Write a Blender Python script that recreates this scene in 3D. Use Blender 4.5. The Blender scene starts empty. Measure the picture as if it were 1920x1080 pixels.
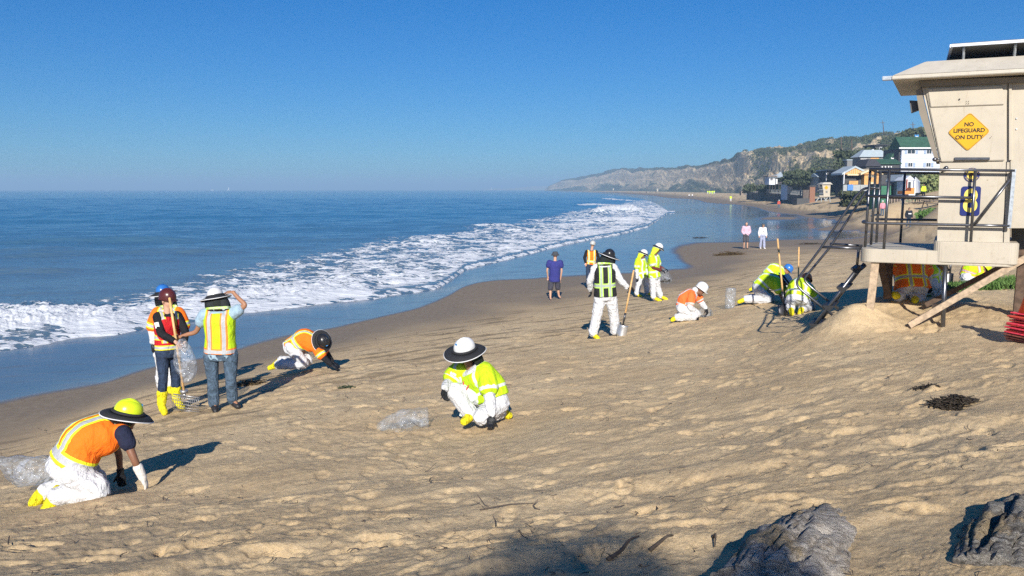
import bpy, bmesh, math, random
import numpy as np
from mathutils import Vector, Matrix, noise as mnoise

# ------------------------------------------------------------------ camera, sky, sun, exposure
SC = bpy.context.scene
F = 1600.0                       # focal length in photo pixels (30 mm on a 36 mm sensor)
CZ = 4.6                         # eye above the sea
PITCH = math.atan(185.0 / F)
cam_data = bpy.data.cameras.new('camera')
cam_data.lens = 30.0; cam_data.sensor_width = 36.0
cam_data.clip_start = 0.1; cam_data.clip_end = 30000.0
cam = bpy.data.objects.new('camera', cam_data)
SC.collection.objects.link(cam)
cam.location = (0, 0, CZ)
cam.rotation_euler = (math.pi / 2 - PITCH, 0, 0)
SC.camera = cam

SUN_EL = math.radians(27.0)
SUN_AZ = math.radians(-2.5)      # sun stands behind the camera; shadows run to bearing 2.5 deg right of the view
sd = Vector((-math.sin(-SUN_AZ) * math.cos(SUN_EL), -math.cos(SUN_AZ) * math.cos(SUN_EL), math.sin(SUN_EL)))  # towards the sun
world = bpy.data.worlds.new('World'); SC.world = world; world.use_nodes = True
wn = world.node_tree.nodes; wl = world.node_tree.links
for n_ in list(wn): wn.remove(n_)
w_out = wn.new('ShaderNodeOutputWorld'); w_bg = wn.new('ShaderNodeBackground')
w_sky = wn.new('ShaderNodeTexSky'); w_sky.sky_type = 'NISHITA'; w_sky.sun_disc = False
w_sky.sun_elevation = SUN_EL
w_sky.sun_rotation = math.atan2(sd.x, sd.y)
w_sky.air_density = 1.0; w_sky.dust_density = 0.0; w_sky.ozone_density = 6.0; w_sky.altitude = 0.0
w_hsv = wn.new('ShaderNodeHueSaturation'); w_hsv.inputs['Saturation'].default_value = 1.3
w_tint = wn.new('ShaderNodeMix'); w_tint.data_type = 'RGBA'; w_tint.blend_type = 'MULTIPLY'; w_tint.inputs[0].default_value = 1.0; w_tint.inputs[7].default_value = (.70, .90, 1.12, 1)
w_bg.inputs['Strength'].default_value = 0.085
wl.new(w_sky.outputs[0], w_hsv.inputs['Color']); w_gam = wn.new('ShaderNodeGamma'); w_gam.inputs[1].default_value = .82; w_t2 = wn.new('ShaderNodeMix'); w_t2.data_type = 'RGBA'; w_t2.blend_type = 'MULTIPLY'; w_t2.inputs[0].default_value = 1.0; w_t2.inputs[7].default_value = (.535, .785, .945, 1)
wl.new(w_hsv.outputs[0], w_tint.inputs[6]); wl.new(w_tint.outputs[2], w_gam.inputs[0]); wl.new(w_gam.outputs[0], w_t2.inputs[6]); wl.new(w_t2.outputs[2], w_bg.inputs['Color']); wl.new(w_bg.outputs[0], w_out.inputs['Surface'])
sun_d = bpy.data.lights.new('sun', 'SUN'); sun_d.energy = 5.0; sun_d.angle = math.radians(0.53); sun_d.color = (1.0, 0.94, 0.85)
sun = bpy.data.objects.new('sun', sun_d); SC.collection.objects.link(sun)
sun.rotation_euler = sd.to_track_quat('Z', 'Y').to_euler()
SC.view_settings.view_transform = 'Standard'; SC.view_settings.look = 'None'
SC.view_settings.exposure = 0.50; SC.view_settings.gamma = 1.0
SC.view_settings.use_curve_mapping = False
SC.cycles.transparent_max_bounces = 12
SC.cycles.max_bounces = 6; SC.cycles.volume_bounces = 0
SC.cycles.use_denoising = False; SC.cycles.sample_clamp_indirect = 4.0
COL = SC.collection
SP, CP = math.sin(PITCH), math.cos(PITCH)

# ------------------------------------------------------------------ geometry of sight lines
def P(u, v, y):
    """world point seen at photo pixel (u, v) at distance y"""
    a = (u - 960.0) / F; b = (540.0 - v) / F
    dy = CP + b * SP; dz = b * CP - SP
    t = y / dy
    return Vector((a * t, y, CZ + dz * t))
def slope(v):
    b = (540.0 - np.asarray(v, float)) / F
    return (b * CP - SP) / (CP + b * SP)      # dz per dy
def ztoy(v, z): return (z - CZ) / slope(v)
def ux(u, v, y): return P(u, v, y).x

# ------------------------------------------------------------------ noise (vectorised)
rs = np.random.RandomState(7)
_perm = rs.permutation(512); _perm = np.concatenate([_perm] * 3)
_g = rs.rand(512) * 2 * np.pi; _gx, _gy = np.cos(_g), np.sin(_g)
def perlin(x, y, seed=0):
    x = np.asarray(x, float); y = np.asarray(y, float)
    xi = np.floor(x).astype(np.int64); yi = np.floor(y).astype(np.int64)
    xf = x - xi; yf = y - yi
    def g(ix, iy, dx, dy):
        h = _perm[(_perm[(ix + seed * 37) & 511] + iy) & 511]
        return _gx[h] * dx + _gy[h] * dy
    s = xf * xf * xf * (xf * (xf * 6 - 15) + 10); t = yf * yf * yf * (yf * (yf * 6 - 15) + 10)
    a = g(xi, yi, xf, yf); b = g(xi + 1, yi, xf - 1, yf); c = g(xi, yi + 1, xf, yf - 1); d = g(xi + 1, yi + 1, xf - 1, yf - 1)
    return (a + s * (b - a)) * (1 - t) + (c + s * (d - c)) * t
def fbm(x, y, oct=4, seed=0, gain=.5, lac=2.03):
    r = 0; am = 1.0
    for i in range(oct):
        r = r + am * perlin(x, y, seed + i * 3); x = x * lac + 3.1; y = y * lac + 1.7; am *= gain
    return r
def worley(x, y, seed=0):
    """distance to the nearest jittered point and that point's random number"""
    xi = np.floor(x).astype(np.int64); yi = np.floor(y).astype(np.int64)
    best = np.full(np.shape(x), 9.0); rid = np.zeros(np.shape(x))
    for dx in (-1, 0, 1):
        for dy in (-1, 0, 1):
            h = _perm[(_perm[(xi + dx + seed * 11) & 511] + yi + dy) & 511]
            h2 = _perm[(h + 57) & 511]
            px = xi + dx + h / 512.0; py = yi + dy + h2 / 512.0
            d = np.hypot(px - x, py - y); m = d < best
            best = np.where(m, d, best); rid = np.where(m, _perm[(h2 + 91) & 511] / 512.0, rid)
    return best, rid
def sstep(a, b, x):
    t = np.clip((x - a) / (b - a), 0, 1); return t * t * (3 - 2 * t)

# ------------------------------------------------------------------ the beach: surveyed heights, smoothly joined
CTRL = [  # photo pixel, height above the sea
 # upper edge of the wet film
 (-350,840,.30),(0,755,.30),(200,715,.30),(410,668,.30),(640,612,.30),(760,582,.30),(845,552,.30),(868,538,.30),(905,528,.30),(1000,522,.30),(1100,515,.30),
 (1270,503,.30),(1310,500,.32),(1268,482,.30),(1262,464,.30),(1290,456,.30),(1400,453,.30),(1520,449,.30),(1620,442,.30),(1700,434,.32),
 (1350,478,.55),(1420,490,.75),
 # foam edge
 (-350,715,.0),(0,652,.0),(150,628,.0),(300,608,.0),(450,583,.0),(600,566,.0),(750,549,.0),(830,541,.05),(880,506,.03),(1000,472,.0),(1100,451,.0),(1180,437,.0),(1240,424,.02),(1255,402,.0),
 (1235,384,.0),(1205,373,.0),(1150,365,.0),(1090,360.5,.0),(1035,358.2,.0),
 # thin wet tongues by the far beach
 (1380,402,.20),(1500,402,.34),(1470,409,.40),(1400,411,.26),(1560,407,.5),(1450,418,.20),(1590,417,.32),(1560,428,.42),(1450,430,.30),(1400,440,.2),(1620,428,.5),(1350,430,.15),(1300,400,.12),(1440,396,.30),(1380,384,.30),(1300,374,.30),(1220,366.5,.30),(1120,360.5,.30),
 (1460,390,.6),(1560,396,.9),(1620,400,1.3),(1300,366,.9),(1400,374,1.0),(1500,382,1.2),
 # sea bed
 (200,560,-.6),(600,470,-.8),(900,420,-1.0),(0,400,-3),(900,365,-3),(-350,500,-2),(500,500,-.8),(1000,375,-2),(1120,400,-.7),(1150,378,-.5),(1020,358,-.6),
 # dry sand under the people
 (430,768,1.40),(310,775,1.30),(316,738,1.10),(890,795,1.80),(150,945,1.78),(1150,633,1.55),(1040,562,.67),(1105,540,.62),(1400,467,.62),(1290,600,1.72),(1230,563,1.08),
 (560,697,1.15),(1430,567,1.95),(1495,588,2.05),(1000,700,1.75),(700,660,1.1),(560,760,1.55),(1380,475,.55),(1560,455,.5),(1600,480,1.2),(1560,520,1.7),
 (960,1080,2.75),(0,1080,2.35),(1550,1080,2.90),(1920,1080,3.05),(480,1000,2.25),(1400,860,2.55),(1400,740,2.35),(1100,860,2.25),(1100,760,2.0),
 # the sand flat round the tower
 (1700,640,2.62),(1600,640,2.50),(1520,622,2.32),(1450,650,2.2),(1800,720,2.75),(1895,650,2.78),(1700,562,2.55),(1745,550,2.55),(1820,532,2.60),(1900,545,2.72),(1400,640,2.05),
 (1703,427,.75),(1654,405,1.7),(1750,470,1.9),(1750,440,1.2),(1900,490,2.5),(1900,420,2.8),
 # the back of the beach
 (1545,377,2.1),(1660,384,2.9),(1600,375,2.6),(1450,372,1.7),(1400,367.5,1.3),(1300,362.5,1.2),(1200,359.5,1.2),(1100,357.4,1.3),(1040,356.4,1.3),(1760,385,3.2),(1860,385,3.4),
 (2270,1080,3.1),(2270,700,3.1),(2270,480,3.1),(2270,400,3.6),(-350,1080,2.05),(-350,930,1.3),
]
_c = np.array([[(u - 960) / F * 1.0, v, z] for u, v, z in CTRL], float)
_cy = ztoy(_c[:, 1], _c[:, 2]); 
_cx = np.array([ux(u, v, y) for (u, v, z), y in zip(CTRL, _cy)])
def tcoord(x, y): return x / (y + 0.0) * 3.0, np.log(y)
_p, _q = tcoord(_cx, _cy)
def _U(r2): return np.where(r2 > 1e-12, r2 * np.log(np.maximum(r2, 1e-12)), 0.0)
_n = len(CTRL)
_K = _U((_p[:, None] - _p[None]) ** 2 + (_q[:, None] - _q[None]) ** 2) + np.eye(_n) * 0.004
_Pm = np.stack([np.ones(_n), _p, _q], 1)
_A = np.block([[_K, _Pm], [_Pm.T, np.zeros((3, 3))]])
_w = np.linalg.solve(_A, np.concatenate([_c[:, 2], np.zeros(3)]))
def z_smooth(x, y):
    x = np.asarray(x, float); y = np.maximum(np.asarray(y, float), 2.0)
    p, q = tcoord(x, y); p = np.clip(p, -2.4, 2.5)
    r = _w[_n] + _w[_n + 1] * p + _w[_n + 2] * q
    for i in range(_n): r = r + _w[i] * _U((p - _p[i]) ** 2 + (q - _q[i]) ** 2)
    return np.clip(r, -4.0, 6.0)
# sand mounds shovelled up round the tower legs, hollows where people dig
BUMPS = []   # x, y, radius, height
def bump_at(u, v, r, h, z=None):
    y = float(ztoy(v, z)); BUMPS.append((ux(u, v, y), y, r, h))
bump_at(1600, 622, .52, .42, 2.5); bump_at(1655, 592, .7, .30, 2.55); bump_at(1560, 610, .5, .16, 2.4); bump_at(1700, 560, .8, .22, 2.6)
bump_at(270, 905, .16, -.05, 1.8); bump_at(330, 890, .5, .05, 1.8); bump_at(230, 915, .25, -.06, 1.8); bump_at(200, 960, .35, .05, 1.8); bump_at(620, 690, .3, -.04, 1.2); bump_at(585, 698, .3, .05, 1.2)
bump_at(1740, 625, .4, -.10, 2.6); bump_at(1850, 600, 1.2, .12, 2.65)
for _u, _v in ((372, 936), (392, 942), (470, 1040), (340, 990), (250, 1000), (545, 985), (300, 1035), (690, 905), (1030, 868), (1455, 835), (1790, 800), (1600, 830), (1700, 870)): bump_at(_u, _v, .045 if _u < 600 else .08, -.045, 2.3 if _u < 1300 else 2.6)
def z_macro(x, y):
    """height with everything broader than a footprint"""
    z = z_smooth(x, y)
    dry = sstep(.75, 1.5, z); near = sstep(60, 15, y)
    for bx, by, r, h in BUMPS: z = z + h * np.exp(-((x - bx) ** 2 + (y - by) ** 2) / (r * r))
    z = z + dry * near * .05 * fbm(x * .8, y * .8, 2, 5)
    # long tracks and small scarps that run with the beach
    ca, sa = .965, .262
    al = x * ca + y * sa; ac = -x * sa + y * ca
    w = sstep(11, 5.5, y) * sstep(1.7, 2.1, z)
    rr = perlin(al * .22, ac * 1.15 + .55 * perlin(al * .7, ac * .7, 4), 21)
    z = z + w * .045 * (sstep(-.22, .06, rr) - sstep(.12, .60, rr)) * (.5 + .9 * sstep(-.3, .4, perlin(al * .6, ac * .6, 23)))
    return z
def ground_z(x, y): return float(z_macro(np.array([x]), np.array([y]))[0])
def hit(u, v):
    """where the sight line of a pixel meets the sand"""
    ys = np.exp(np.linspace(math.log(2.6), math.log(1500), 2500))
    a = (u - 960.0) / F; b = (540.0 - v) / F; dy = CP + b * SP; dz = b * CP - SP
    xs = a / dy * ys; zs = CZ + dz / dy * ys
    g = z_macro(xs, ys)
    i = int(np.argmax(zs < g))
    if i == 0: i = len(ys) - 1
    f0 = zs[i - 1] - g[i - 1]; f1 = zs[i] - g[i]; k = f0 / (f0 - f1) if f0 != f1 else 0
    y = ys[i - 1] + k * (ys[i] - ys[i - 1])
    return Vector((a / dy * y, y, CZ + dz / dy * y))

# ------------------------------------------------------------------ node helpers and materials
MATS = {}
class NT:
    def __init__(s, name):
        s.m = bpy.data.materials.new(name); s.m.use_nodes = True
        s.t = s.m.node_tree; s.n = s.t.nodes; s.l = s.t.links
        s.b = s.n['Principled BSDF']; MATS[name] = s.m
    def new(s, ty, **kw):
        n = s.n.new(ty)
        for k, v in kw.items(): setattr(n, k, v)
        return n
    def put(s, sock, v):
        if isinstance(v, bpy.types.NodeSocket): s.l.new(v, sock)
        elif isinstance(v, (tuple, list)) and len(v) == 3 and len(getattr(sock, 'default_value', (0, 0, 0))) == 4: sock.default_value = (*v, 1)
        elif isinstance(v, (int, float)) and hasattr(getattr(sock, 'default_value', 0), '__len__'): sock.default_value = (v, v, v, 1)[:len(sock.default_value)]
        else: sock.default_value = v
    def math(s, op, a, b=0.0, c=0.0):
        n = s.new('ShaderNodeMath', operation=op)
        for i, v in enumerate((a, b, c)): s.put(n.inputs[i], v)
        return n.outputs[0]
    def mix(s, f, a, b):
        n = s.new('ShaderNodeMix', data_type='RGBA'); s.put(n.inputs[0], f); s.put(n.inputs[6], a); s.put(n.inputs[7], b)
        return n.outputs[2]
    def mul(s, f, a, b):
        n = s.new('ShaderNodeMix', data_type='RGBA', blend_type='MULTIPLY'); s.put(n.inputs[0], f); s.put(n.inputs[6], a); s.put(n.inputs[7], b)
        return n.outputs[2]
    def ramp(s, x, lo, hi, a=0.0, b=1.0):
        n = s.new('ShaderNodeMapRange'); n.interpolation_type = 'SMOOTHSTEP'
        s.put(n.inputs[0], x); s.put(n.inputs[1], lo); s.put(n.inputs[2], hi); s.put(n.inputs[3], a); s.put(n.inputs[4], b)
        return n.outputs[0]
    def coord(s, scale=(1, 1, 1), rot=(0, 0, 0), kind='Object'):
        if kind == 'World': o = s.new('ShaderNodeNewGeometry').outputs['Position']
        else: o = s.new('ShaderNodeTexCoord').outputs[kind]
        m = s.new('ShaderNodeMapping'); s.put(m.inputs['Vector'], o); m.inputs['Scale'].default_value = scale; m.inputs['Rotation'].default_value = rot
        return m.outputs[0]
    def noise(s, scale, detail=3, rough=.55, vec=None, dist=0.0, out=0):
        n = s.new('ShaderNodeTexNoise'); n.inputs['Scale'].default_value = scale; n.inputs['Detail'].default_value = detail
        n.inputs['Roughness'].default_value = rough; n.inputs['Distortion'].default_value = dist
        if vec is not None: s.put(n.inputs['Vector'], vec)
        return n.outputs[out]
    def voro(s, scale, vec=None, feature='F1', rnd=1.0, out='Distance'):
        n = s.new('ShaderNodeTexVoronoi', feature=feature); n.inputs['Scale'].default_value = scale; n.inputs['Randomness'].default_value = rnd
        if vec is not None: s.put(n.inputs['Vector'], vec)
        return n.outputs[out]
    def attr(s, name, out='Fac'):
        n = s.new('ShaderNodeAttribute'); n.attribute_name = name; return n.outputs[out]
    def bump(s, h, strength=.5, dist=.01, prev=None):
        n = s.new('ShaderNodeBump'); s.put(n.inputs['Strength'], strength); s.put(n.inputs['Distance'], dist); s.put(n.inputs['Height'], h)
        if prev is not None: s.put(n.inputs['Normal'], prev)
        return n.outputs[0]
    def set(s, color=None, rough=None, metal=None, normal=None, spec=None, **kw):
        if color is not None: s.put(s.b.inputs['Base Color'], color)
        if rough is not None: s.put(s.b.inputs['Roughness'], rough)
        if metal is not None: s.put(s.b.inputs['Metallic'], metal)
        if normal is not None: s.put(s.b.inputs['Normal'], normal)
        if spec is not None: s.put(s.b.inputs['Specular IOR Level'], spec)
        for k, v in kw.items(): s.put(s.b.inputs[k.replace('_', ' ')], v)
        return s.m
def simple(name, col, rough=.7, metal=0.0, var=.15, vscale=6.0, bscale=0.0, bstr=.3, bdist=.004, spec=.4, dirt=None):
    t = NT(name); c = t.coord()
    nz = t.noise(vscale, 4, .6, c)
    dark = tuple(x * (1 - var) for x in col); lite = tuple(min(1, x * (1 + var)) for x in col)
    k = t.mix(t.ramp(nz, .3, .7), dark, lite)
    if dirt: k = t.mix(t.ramp(t.noise(vscale * 2.3, 5, .7, c), .55, .75, 0, dirt[1]), k, dirt[0])
    nrm = t.bump(t.noise(bscale, 4, .6, c), bstr, bdist) if bscale else None
    return t.set(k, rough, metal, nrm, spec)

# ------------------------------------------------------------------ mesh helpers
def link_mesh(name, verts, faces, mat=None, parent=None, origin=None, smooth=True, attrs=None, **props):
    me = bpy.data.meshes.new(name)
    v = np.asarray(verts, dtype=np.float64)
    if origin is not None: v = v - np.array(origin)[None]
    if isinstance(faces, np.ndarray) and faces.ndim == 2:
        nf, k = faces.shape
        me.vertices.add(len(v)); me.vertices.foreach_set('co', v.astype(np.float32).ravel())
        me.loops.add(nf * k); me.loops.foreach_set('vertex_index', faces.astype(np.int32).ravel())
        me.polygons.add(nf); me.polygons.foreach_set('loop_start', np.arange(0, nf * k, k, dtype=np.int32))
        me.update(calc_edges=True)
    else:
        me.from_pydata([tuple(a) for a in v], [], faces); me.update()
    if smooth: me.polygons.foreach_set('use_smooth', np.ones(len(me.polygons), bool))
    for an, (ty, data) in (attrs or {}).items():
        at = me.attributes.new(an, ty, 'POINT')
        at.data.foreach_set('value' if ty == 'FLOAT' else 'vector', np.asarray(data, np.float32).ravel())
    if mat is not None: me.materials.append(MATS[mat] if isinstance(mat, str) else mat)
    o = bpy.data.objects.new(name, me); COL.objects.link(o)
    if parent is not None: o.parent = parent
    elif origin is not None: o.location = origin
    for k_, v_ in props.items(): o[k_] = v_
    return o
def grid_faces(nr, nc):
    i = np.arange(nr - 1)[:, None] * nc + np.arange(nc - 1)[None]
    return np.stack([i, i + 1, i + nc + 1, i + nc], -1).reshape(-1, 4)
def thing(name, label, category, loc=(0, 0, 0), group=None):
    o = bpy.data.objects.new(name, None); o.empty_display_size = .2; COL.objects.link(o); o.location = loc
    o['label'] = label; o['category'] = category
    if not 4 <= len(label.replace(',', '').split()) <= 16: print('LABEL', len(label.split()), label)
    if group: o['group'] = group
    return o
class MB:
    """collects closed shapes in world coordinates and links them as one mesh"""
    def __init__(s): s.v = []; s.f = []
    def add(s, vs, fs):
        k = len(s.v); s.v += [tuple(x) for x in vs]; s.f += [tuple(k + i for i in f) for f in fs]; return s
    def hexa(s, p):  # 8 points: bottom 4 (ccw), top 4
        return s.add(p, [(3, 2, 1, 0), (4, 5, 6, 7), (0, 1, 5, 4), (1, 2, 6, 5), (2, 3, 7, 6), (3, 0, 4, 7)])
    def box(s, c, sx, sy, sz, R=None):
        R = R or Matrix.Identity(3); c = Vector(c)
        p = [c + R @ Vector((x * sx / 2, y * sy / 2, z * sz / 2)) for z in (-1, 1) for x, y in ((-1, -1), (1, -1), (1, 1), (-1, 1))]
        return s.hexa(p)
    def prism(s, pts, d):  # polygon pts extruded by vector d
        n = len(pts); a = [Vector(p) for p in pts]; b = [p + Vector(d) for p in a]
        return s.add(a + b, [tuple(range(n))[::-1], tuple(range(n, 2 * n))] + [(i, (i + 1) % n, n + (i + 1) % n, n + i) for i in range(n)])
    def tube(s, pts, r, n=8, cap=True, closed=False):
        pts = [Vector(p) for p in pts]; m = len(pts)
        if not hasattr(r, '__len__'): r = [r] * m
        base = len(s.v); prev = None; vs = []
        for i, p in enumerate(pts):
            if closed: t = pts[(i + 1) % m] - pts[i - 1]
            else: t = (pts[min(i + 1, m - 1)] - pts[max(i - 1, 0)])
            t = t.normalized() if t.length > 1e-9 else Vector((0, 0, 1))
            if prev is None: a = t.orthogonal().normalized()
            else:
                a = prev - t * prev.dot(t); a = a.normalized() if a.length > 1e-6 else t.orthogonal().normalized()
            prev = a; b = t.cross(a)
            for k in range(n):
                an = 2 * math.pi * k / n; vs.append(p + (a * math.cos(an) + b * math.sin(an)) * r[i])
        fs = []
        for i in range(m if closed else m - 1):
            j = (i + 1) % m
            for k in range(n): fs.append((i * n + k, i * n + (k + 1) % n, j * n + (k + 1) % n, j * n + k))
        if cap and not closed: fs += [tuple(range(n))[::-1], tuple((m - 1) * n + k for k in range(n))]
        return s.add(vs, fs)
    def ell(s, c, r, R=None, nu=14, nv=9):
        R = R or Matrix.Identity(3); c = Vector(c)
        if not hasattr(r, '__len__'): r = (r, r, r)
        vs = [c + R @ Vector((0, 0, -r[2]))]
        for i in range(1, nv):
            ph = -math.pi / 2 + math.pi * i / nv
            for k in range(nu):
                an = 2 * math.pi * k / nu
                vs.append(c + R @ Vector((r[0] * math.cos(ph) * math.cos(an), r[1] * math.cos(ph) * math.sin(an), r[2] * math.sin(ph))))
        vs.append(c + R @ Vector((0, 0, r[2]))); fs = []
        for k in range(nu): fs.append((0, 1 + (k + 1) % nu, 1 + k))
        for i in range(nv - 2):
            for k in range(nu):
                a = 1 + i * nu + k; b = 1 + i * nu + (k + 1) % nu; fs.append((a, b, b + nu, a + nu))
        t = len(vs) - 1
        for k in range(nu): fs.append((t, 1 + (nv - 2) * nu + k, 1 + (nv - 2) * nu + (k + 1) % nu))
        return s.add(vs, fs)
    def build(s, name, mat, parent=None, smooth=False, bevel=0.0, origin=None, **props):
        org = Vector(parent_origin(parent)) if parent is not None else (Vector(origin) if origin is not None else None)
        o = link_mesh(name, np.array([tuple(x) for x in s.v]), s.f, mat, parent, org, smooth, None, **props)
        bm = bmesh.new(); bm.from_mesh(o.data); bmesh.ops.recalc_face_normals(bm, faces=bm.faces[:])
        if bevel: bmesh.ops.bevel(bm, geom=bm.edges[:], offset=bevel, segments=2, affect='EDGES', clamp_overlap=True)
        bm.to_mesh(o.data); bm.free()
        if smooth == 'auto':
            o.data.set_sharp_from_angle(angle=math.radians(40))
        return o
def parent_origin(o):
    v = Vector((0, 0, 0))
    while o is not None: v += o.location; o = o.parent
    return v
def smooth_path(pts, k=6):
    """Catmull-Rom through the points"""
    p = [Vector(x) for x in pts]; p = [p[0]] + p + [p[-1]]; out = []
    for i in range(1, len(p) - 2):
        for j in range(k):
            t = j / k; a, b, c, d = p[i - 1], p[i], p[i + 1], p[i + 2]
            out.append(.5 * ((2 * b) + (c - a) * t + (2 * a - 5 * b + 4 * c - d) * t * t + (3 * b - a - 3 * c + d) * t ** 3))
    out.append(p[-2]); return out
# ------------------------------------------------------------------ materials of the land and sea
def mat_sand():
    t = NT('sand'); w = t.coord(kind='World')
    wet = t.attr('wet'); damp = t.attr('damp'); dark = t.attr('dark'); grit = t.attr('grit')
    n1 = t.noise(.55, 5, .6, w); n2 = t.noise(7, 5, .65, w); n3 = t.noise(60, 3, .7, w)
    dry = t.mix(t.ramp(n1, .35, .68), (.62, .455, .255), (.72, .55, .325))
    dry = t.mix(t.ramp(n2, .38, .72, 0, .5), dry, (.34, .24, .14))
    dry = t.mix(t.ramp(n3, .4, .75, 0, .5), dry, (.66, .54, .38)); dry = t.mix(t.ramp(t.noise(24, 5, .8, w), .50, .70, 0, .55), dry, (.33, .24, .135)); dry = t.mix(t.ramp(t.noise(90, 3, .8, w), .52, .66, 0, .40), dry, (.28, .20, .12))
    speck = t.voro(38, w); dry = t.mix(t.math('MULTIPLY', t.ramp(speck, .10, .05, 0, .8), t.ramp(t.noise(2.2, 2, .6, w), .5, .62)), dry, (.07, .05, .035))
    dmp = t.mix(t.ramp(n2, .3, .7), (.21, .16, .105), (.28, .22, .15))
    wt = t.mix(t.ramp(n1, .3, .7), (.070, .060, .050), (.100, .085, .068))
    col = t.mix(damp, dry, dmp); col = t.mix(wet, col, wt)
    col = t.mix(t.math('MULTIPLY', dark, .8), col, (.075, .062, .045))
    rough = t.math('SUBTRACT', .95, t.math('MULTIPLY', damp, .35))
    rough = t.mix(wet, rough, .10)
    h = t.noise(9, 10, .76, w, .5); h2 = t.noise(40, 8, .82, w)
    amt = t.math('SUBTRACT', 1.0, t.math('MAXIMUM', wet, t.math('MULTIPLY', damp, .75)))
    b1 = t.bump(h, t.math('MULTIPLY', amt, .6), .022); b2 = t.bump(h2, t.math('MULTIPLY', amt, .9), .014, b1)
    ws = t.coord((.8, 3.2, 1), (0, 0, math.radians(-35)), 'World')
    b3 = t.bump(t.noise(5.0, 3, .5, ws), t.math('MULTIPLY', wet, .10), .02, b2)
    sp_ = t.math('MULTIPLY', t.ramp(t.voro(9, t.coord((1, 1, 1), (0, 0, 0), 'World')), .16, .08), t.ramp(t.noise(.35, 3, .6, ws), .52, .60)); col = t.mix(t.math('MULTIPLY', t.math('MULTIPLY', wet, sp_), .8), col, (.01, .01, .01)); rough = t.mix(t.math('MULTIPLY', wet, t.ramp(t.noise(.8, 4, .6, ws), .45, .7, 0, .5)), rough, .35)
    t.set(col, rough, 0, b3); t.put(t.b.inputs['Specular IOR Level'], t.math('MULTIPLY_ADD', wet, .65, .15))
    t.put(t.b.inputs['IOR'], 1.45)
mat_sand()
def mat_water():
    t = NT('sea_water'); w = t.coord(kind='World')
    foam = t.attr('foam'); far = t.attr('far')
    ws = t.coord((.55, 1.0, 1), (0, 0, math.radians(-22)), 'World')
    # small chop that stays finer than the modelled waves
    b = t.bump(t.noise(1.5, 4, .6, ws, .3), t.math('MULTIPLY_ADD', far, -.15, .55), .16)
    b = t.bump(t.noise(.35, 4, .62, ws, .2), .5, .5, b)
    # foam: lacy where thin, solid where dense
    wf = t.coord((.75, 1.25, 1), (0, 0, math.radians(-28)), 'World')
    dist = t.noise(.9, 3, .6, wf, 0, 1)
    mv = t.new('ShaderNodeMix', data_type='VECTOR'); mv.inputs[0].default_value = .35; t.put(mv.inputs[4], wf); t.put(mv.inputs[5], dist)
    n = t.noise(1.7, 9, .68, mv.outputs[1], .6); lace = t.voro(1.5, mv.outputs[1], 'DISTANCE_TO_EDGE')
    lace2 = t.voro(4.2, mv.outputs[1], 'DISTANCE_TO_EDGE')
    l = t.math('ADD', t.ramp(lace, .0, .22, .16, 0), t.ramp(lace2, 0, .2, .10, 0))
    d = t.math('ADD', t.math('ADD', n, l), t.math('MULTIPLY_ADD', foam, .55, -.54))
    mask = t.ramp(d, .485, .57); mask = t.math('MULTIPLY', mask, t.ramp(foam, .02, .12))
    shallow = t.attr('shallow')
    deep = t.mix(shallow, (.032, .140, .250), (.12, .165, .19))
    col = t.mix(mask, deep, t.mix(t.noise(3, 4, .6, wf), (.56, .60, .64), (.84, .86, .88)))
    b = t.bump(t.math('MULTIPLY', mask, n), .8, .12, b)
    t.set(col, t.math('MULTIPLY_ADD', mask, .5, .16), 0, b, .5); t.put(t.b.inputs['IOR'], 1.33)
mat_water()
def mat_hill():
    t = NT('hillside_soil_and_scrub'); w = t.coord(kind='World')
    tan = t.attr('tan'); path = t.attr('green')
    n = t.noise(.05, 6, .65, w); n2 = t.noise(.25, 5, .7, w)
    cl = t.mix(t.ramp(n, .35, .65), (.68, .51, .30), (.84, .67, .42)); cl = t.mix(t.ramp(n2, .4, .65, 0, .55), cl, (.20, .15, .10))
    gr = t.mix(t.ramp(n2, .35, .65), (.070, .085, .045), (.150, .155, .085)); gr = t.mix(t.ramp(n, .45, .7, 0, .6), gr, (.17, .16, .10))
    gr = t.mix(t.math('MULTIPLY', path, .6), gr, (.045, .085, .03))
    t.set(t.mix(tan, gr, cl), .95, 0, t.bump(n2, .8, 1.5), .1)
mat_hill()
def foliage(name, a, b, rough=.7):
    t = NT(name); o = t.new('ShaderNodeObjectInfo').outputs['Random']; w = t.coord(kind='World')
    t.set(t.mix(t.ramp(t.noise(.9, 5, .7, w), .3, .7), a, b), rough, 0, None, .2)
foliage('scrub_leaf', (.035, .050, .022), (.115, .125, .060)); foliage('dark_leaf', (.040, .054, .032), (.095, .115, .060)); foliage('succulent_leaf', (.05, .11, .025), (.13, .22, .06)); foliage('cactus_leaf', (.12, .16, .06), (.26, .28, .12))

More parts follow.
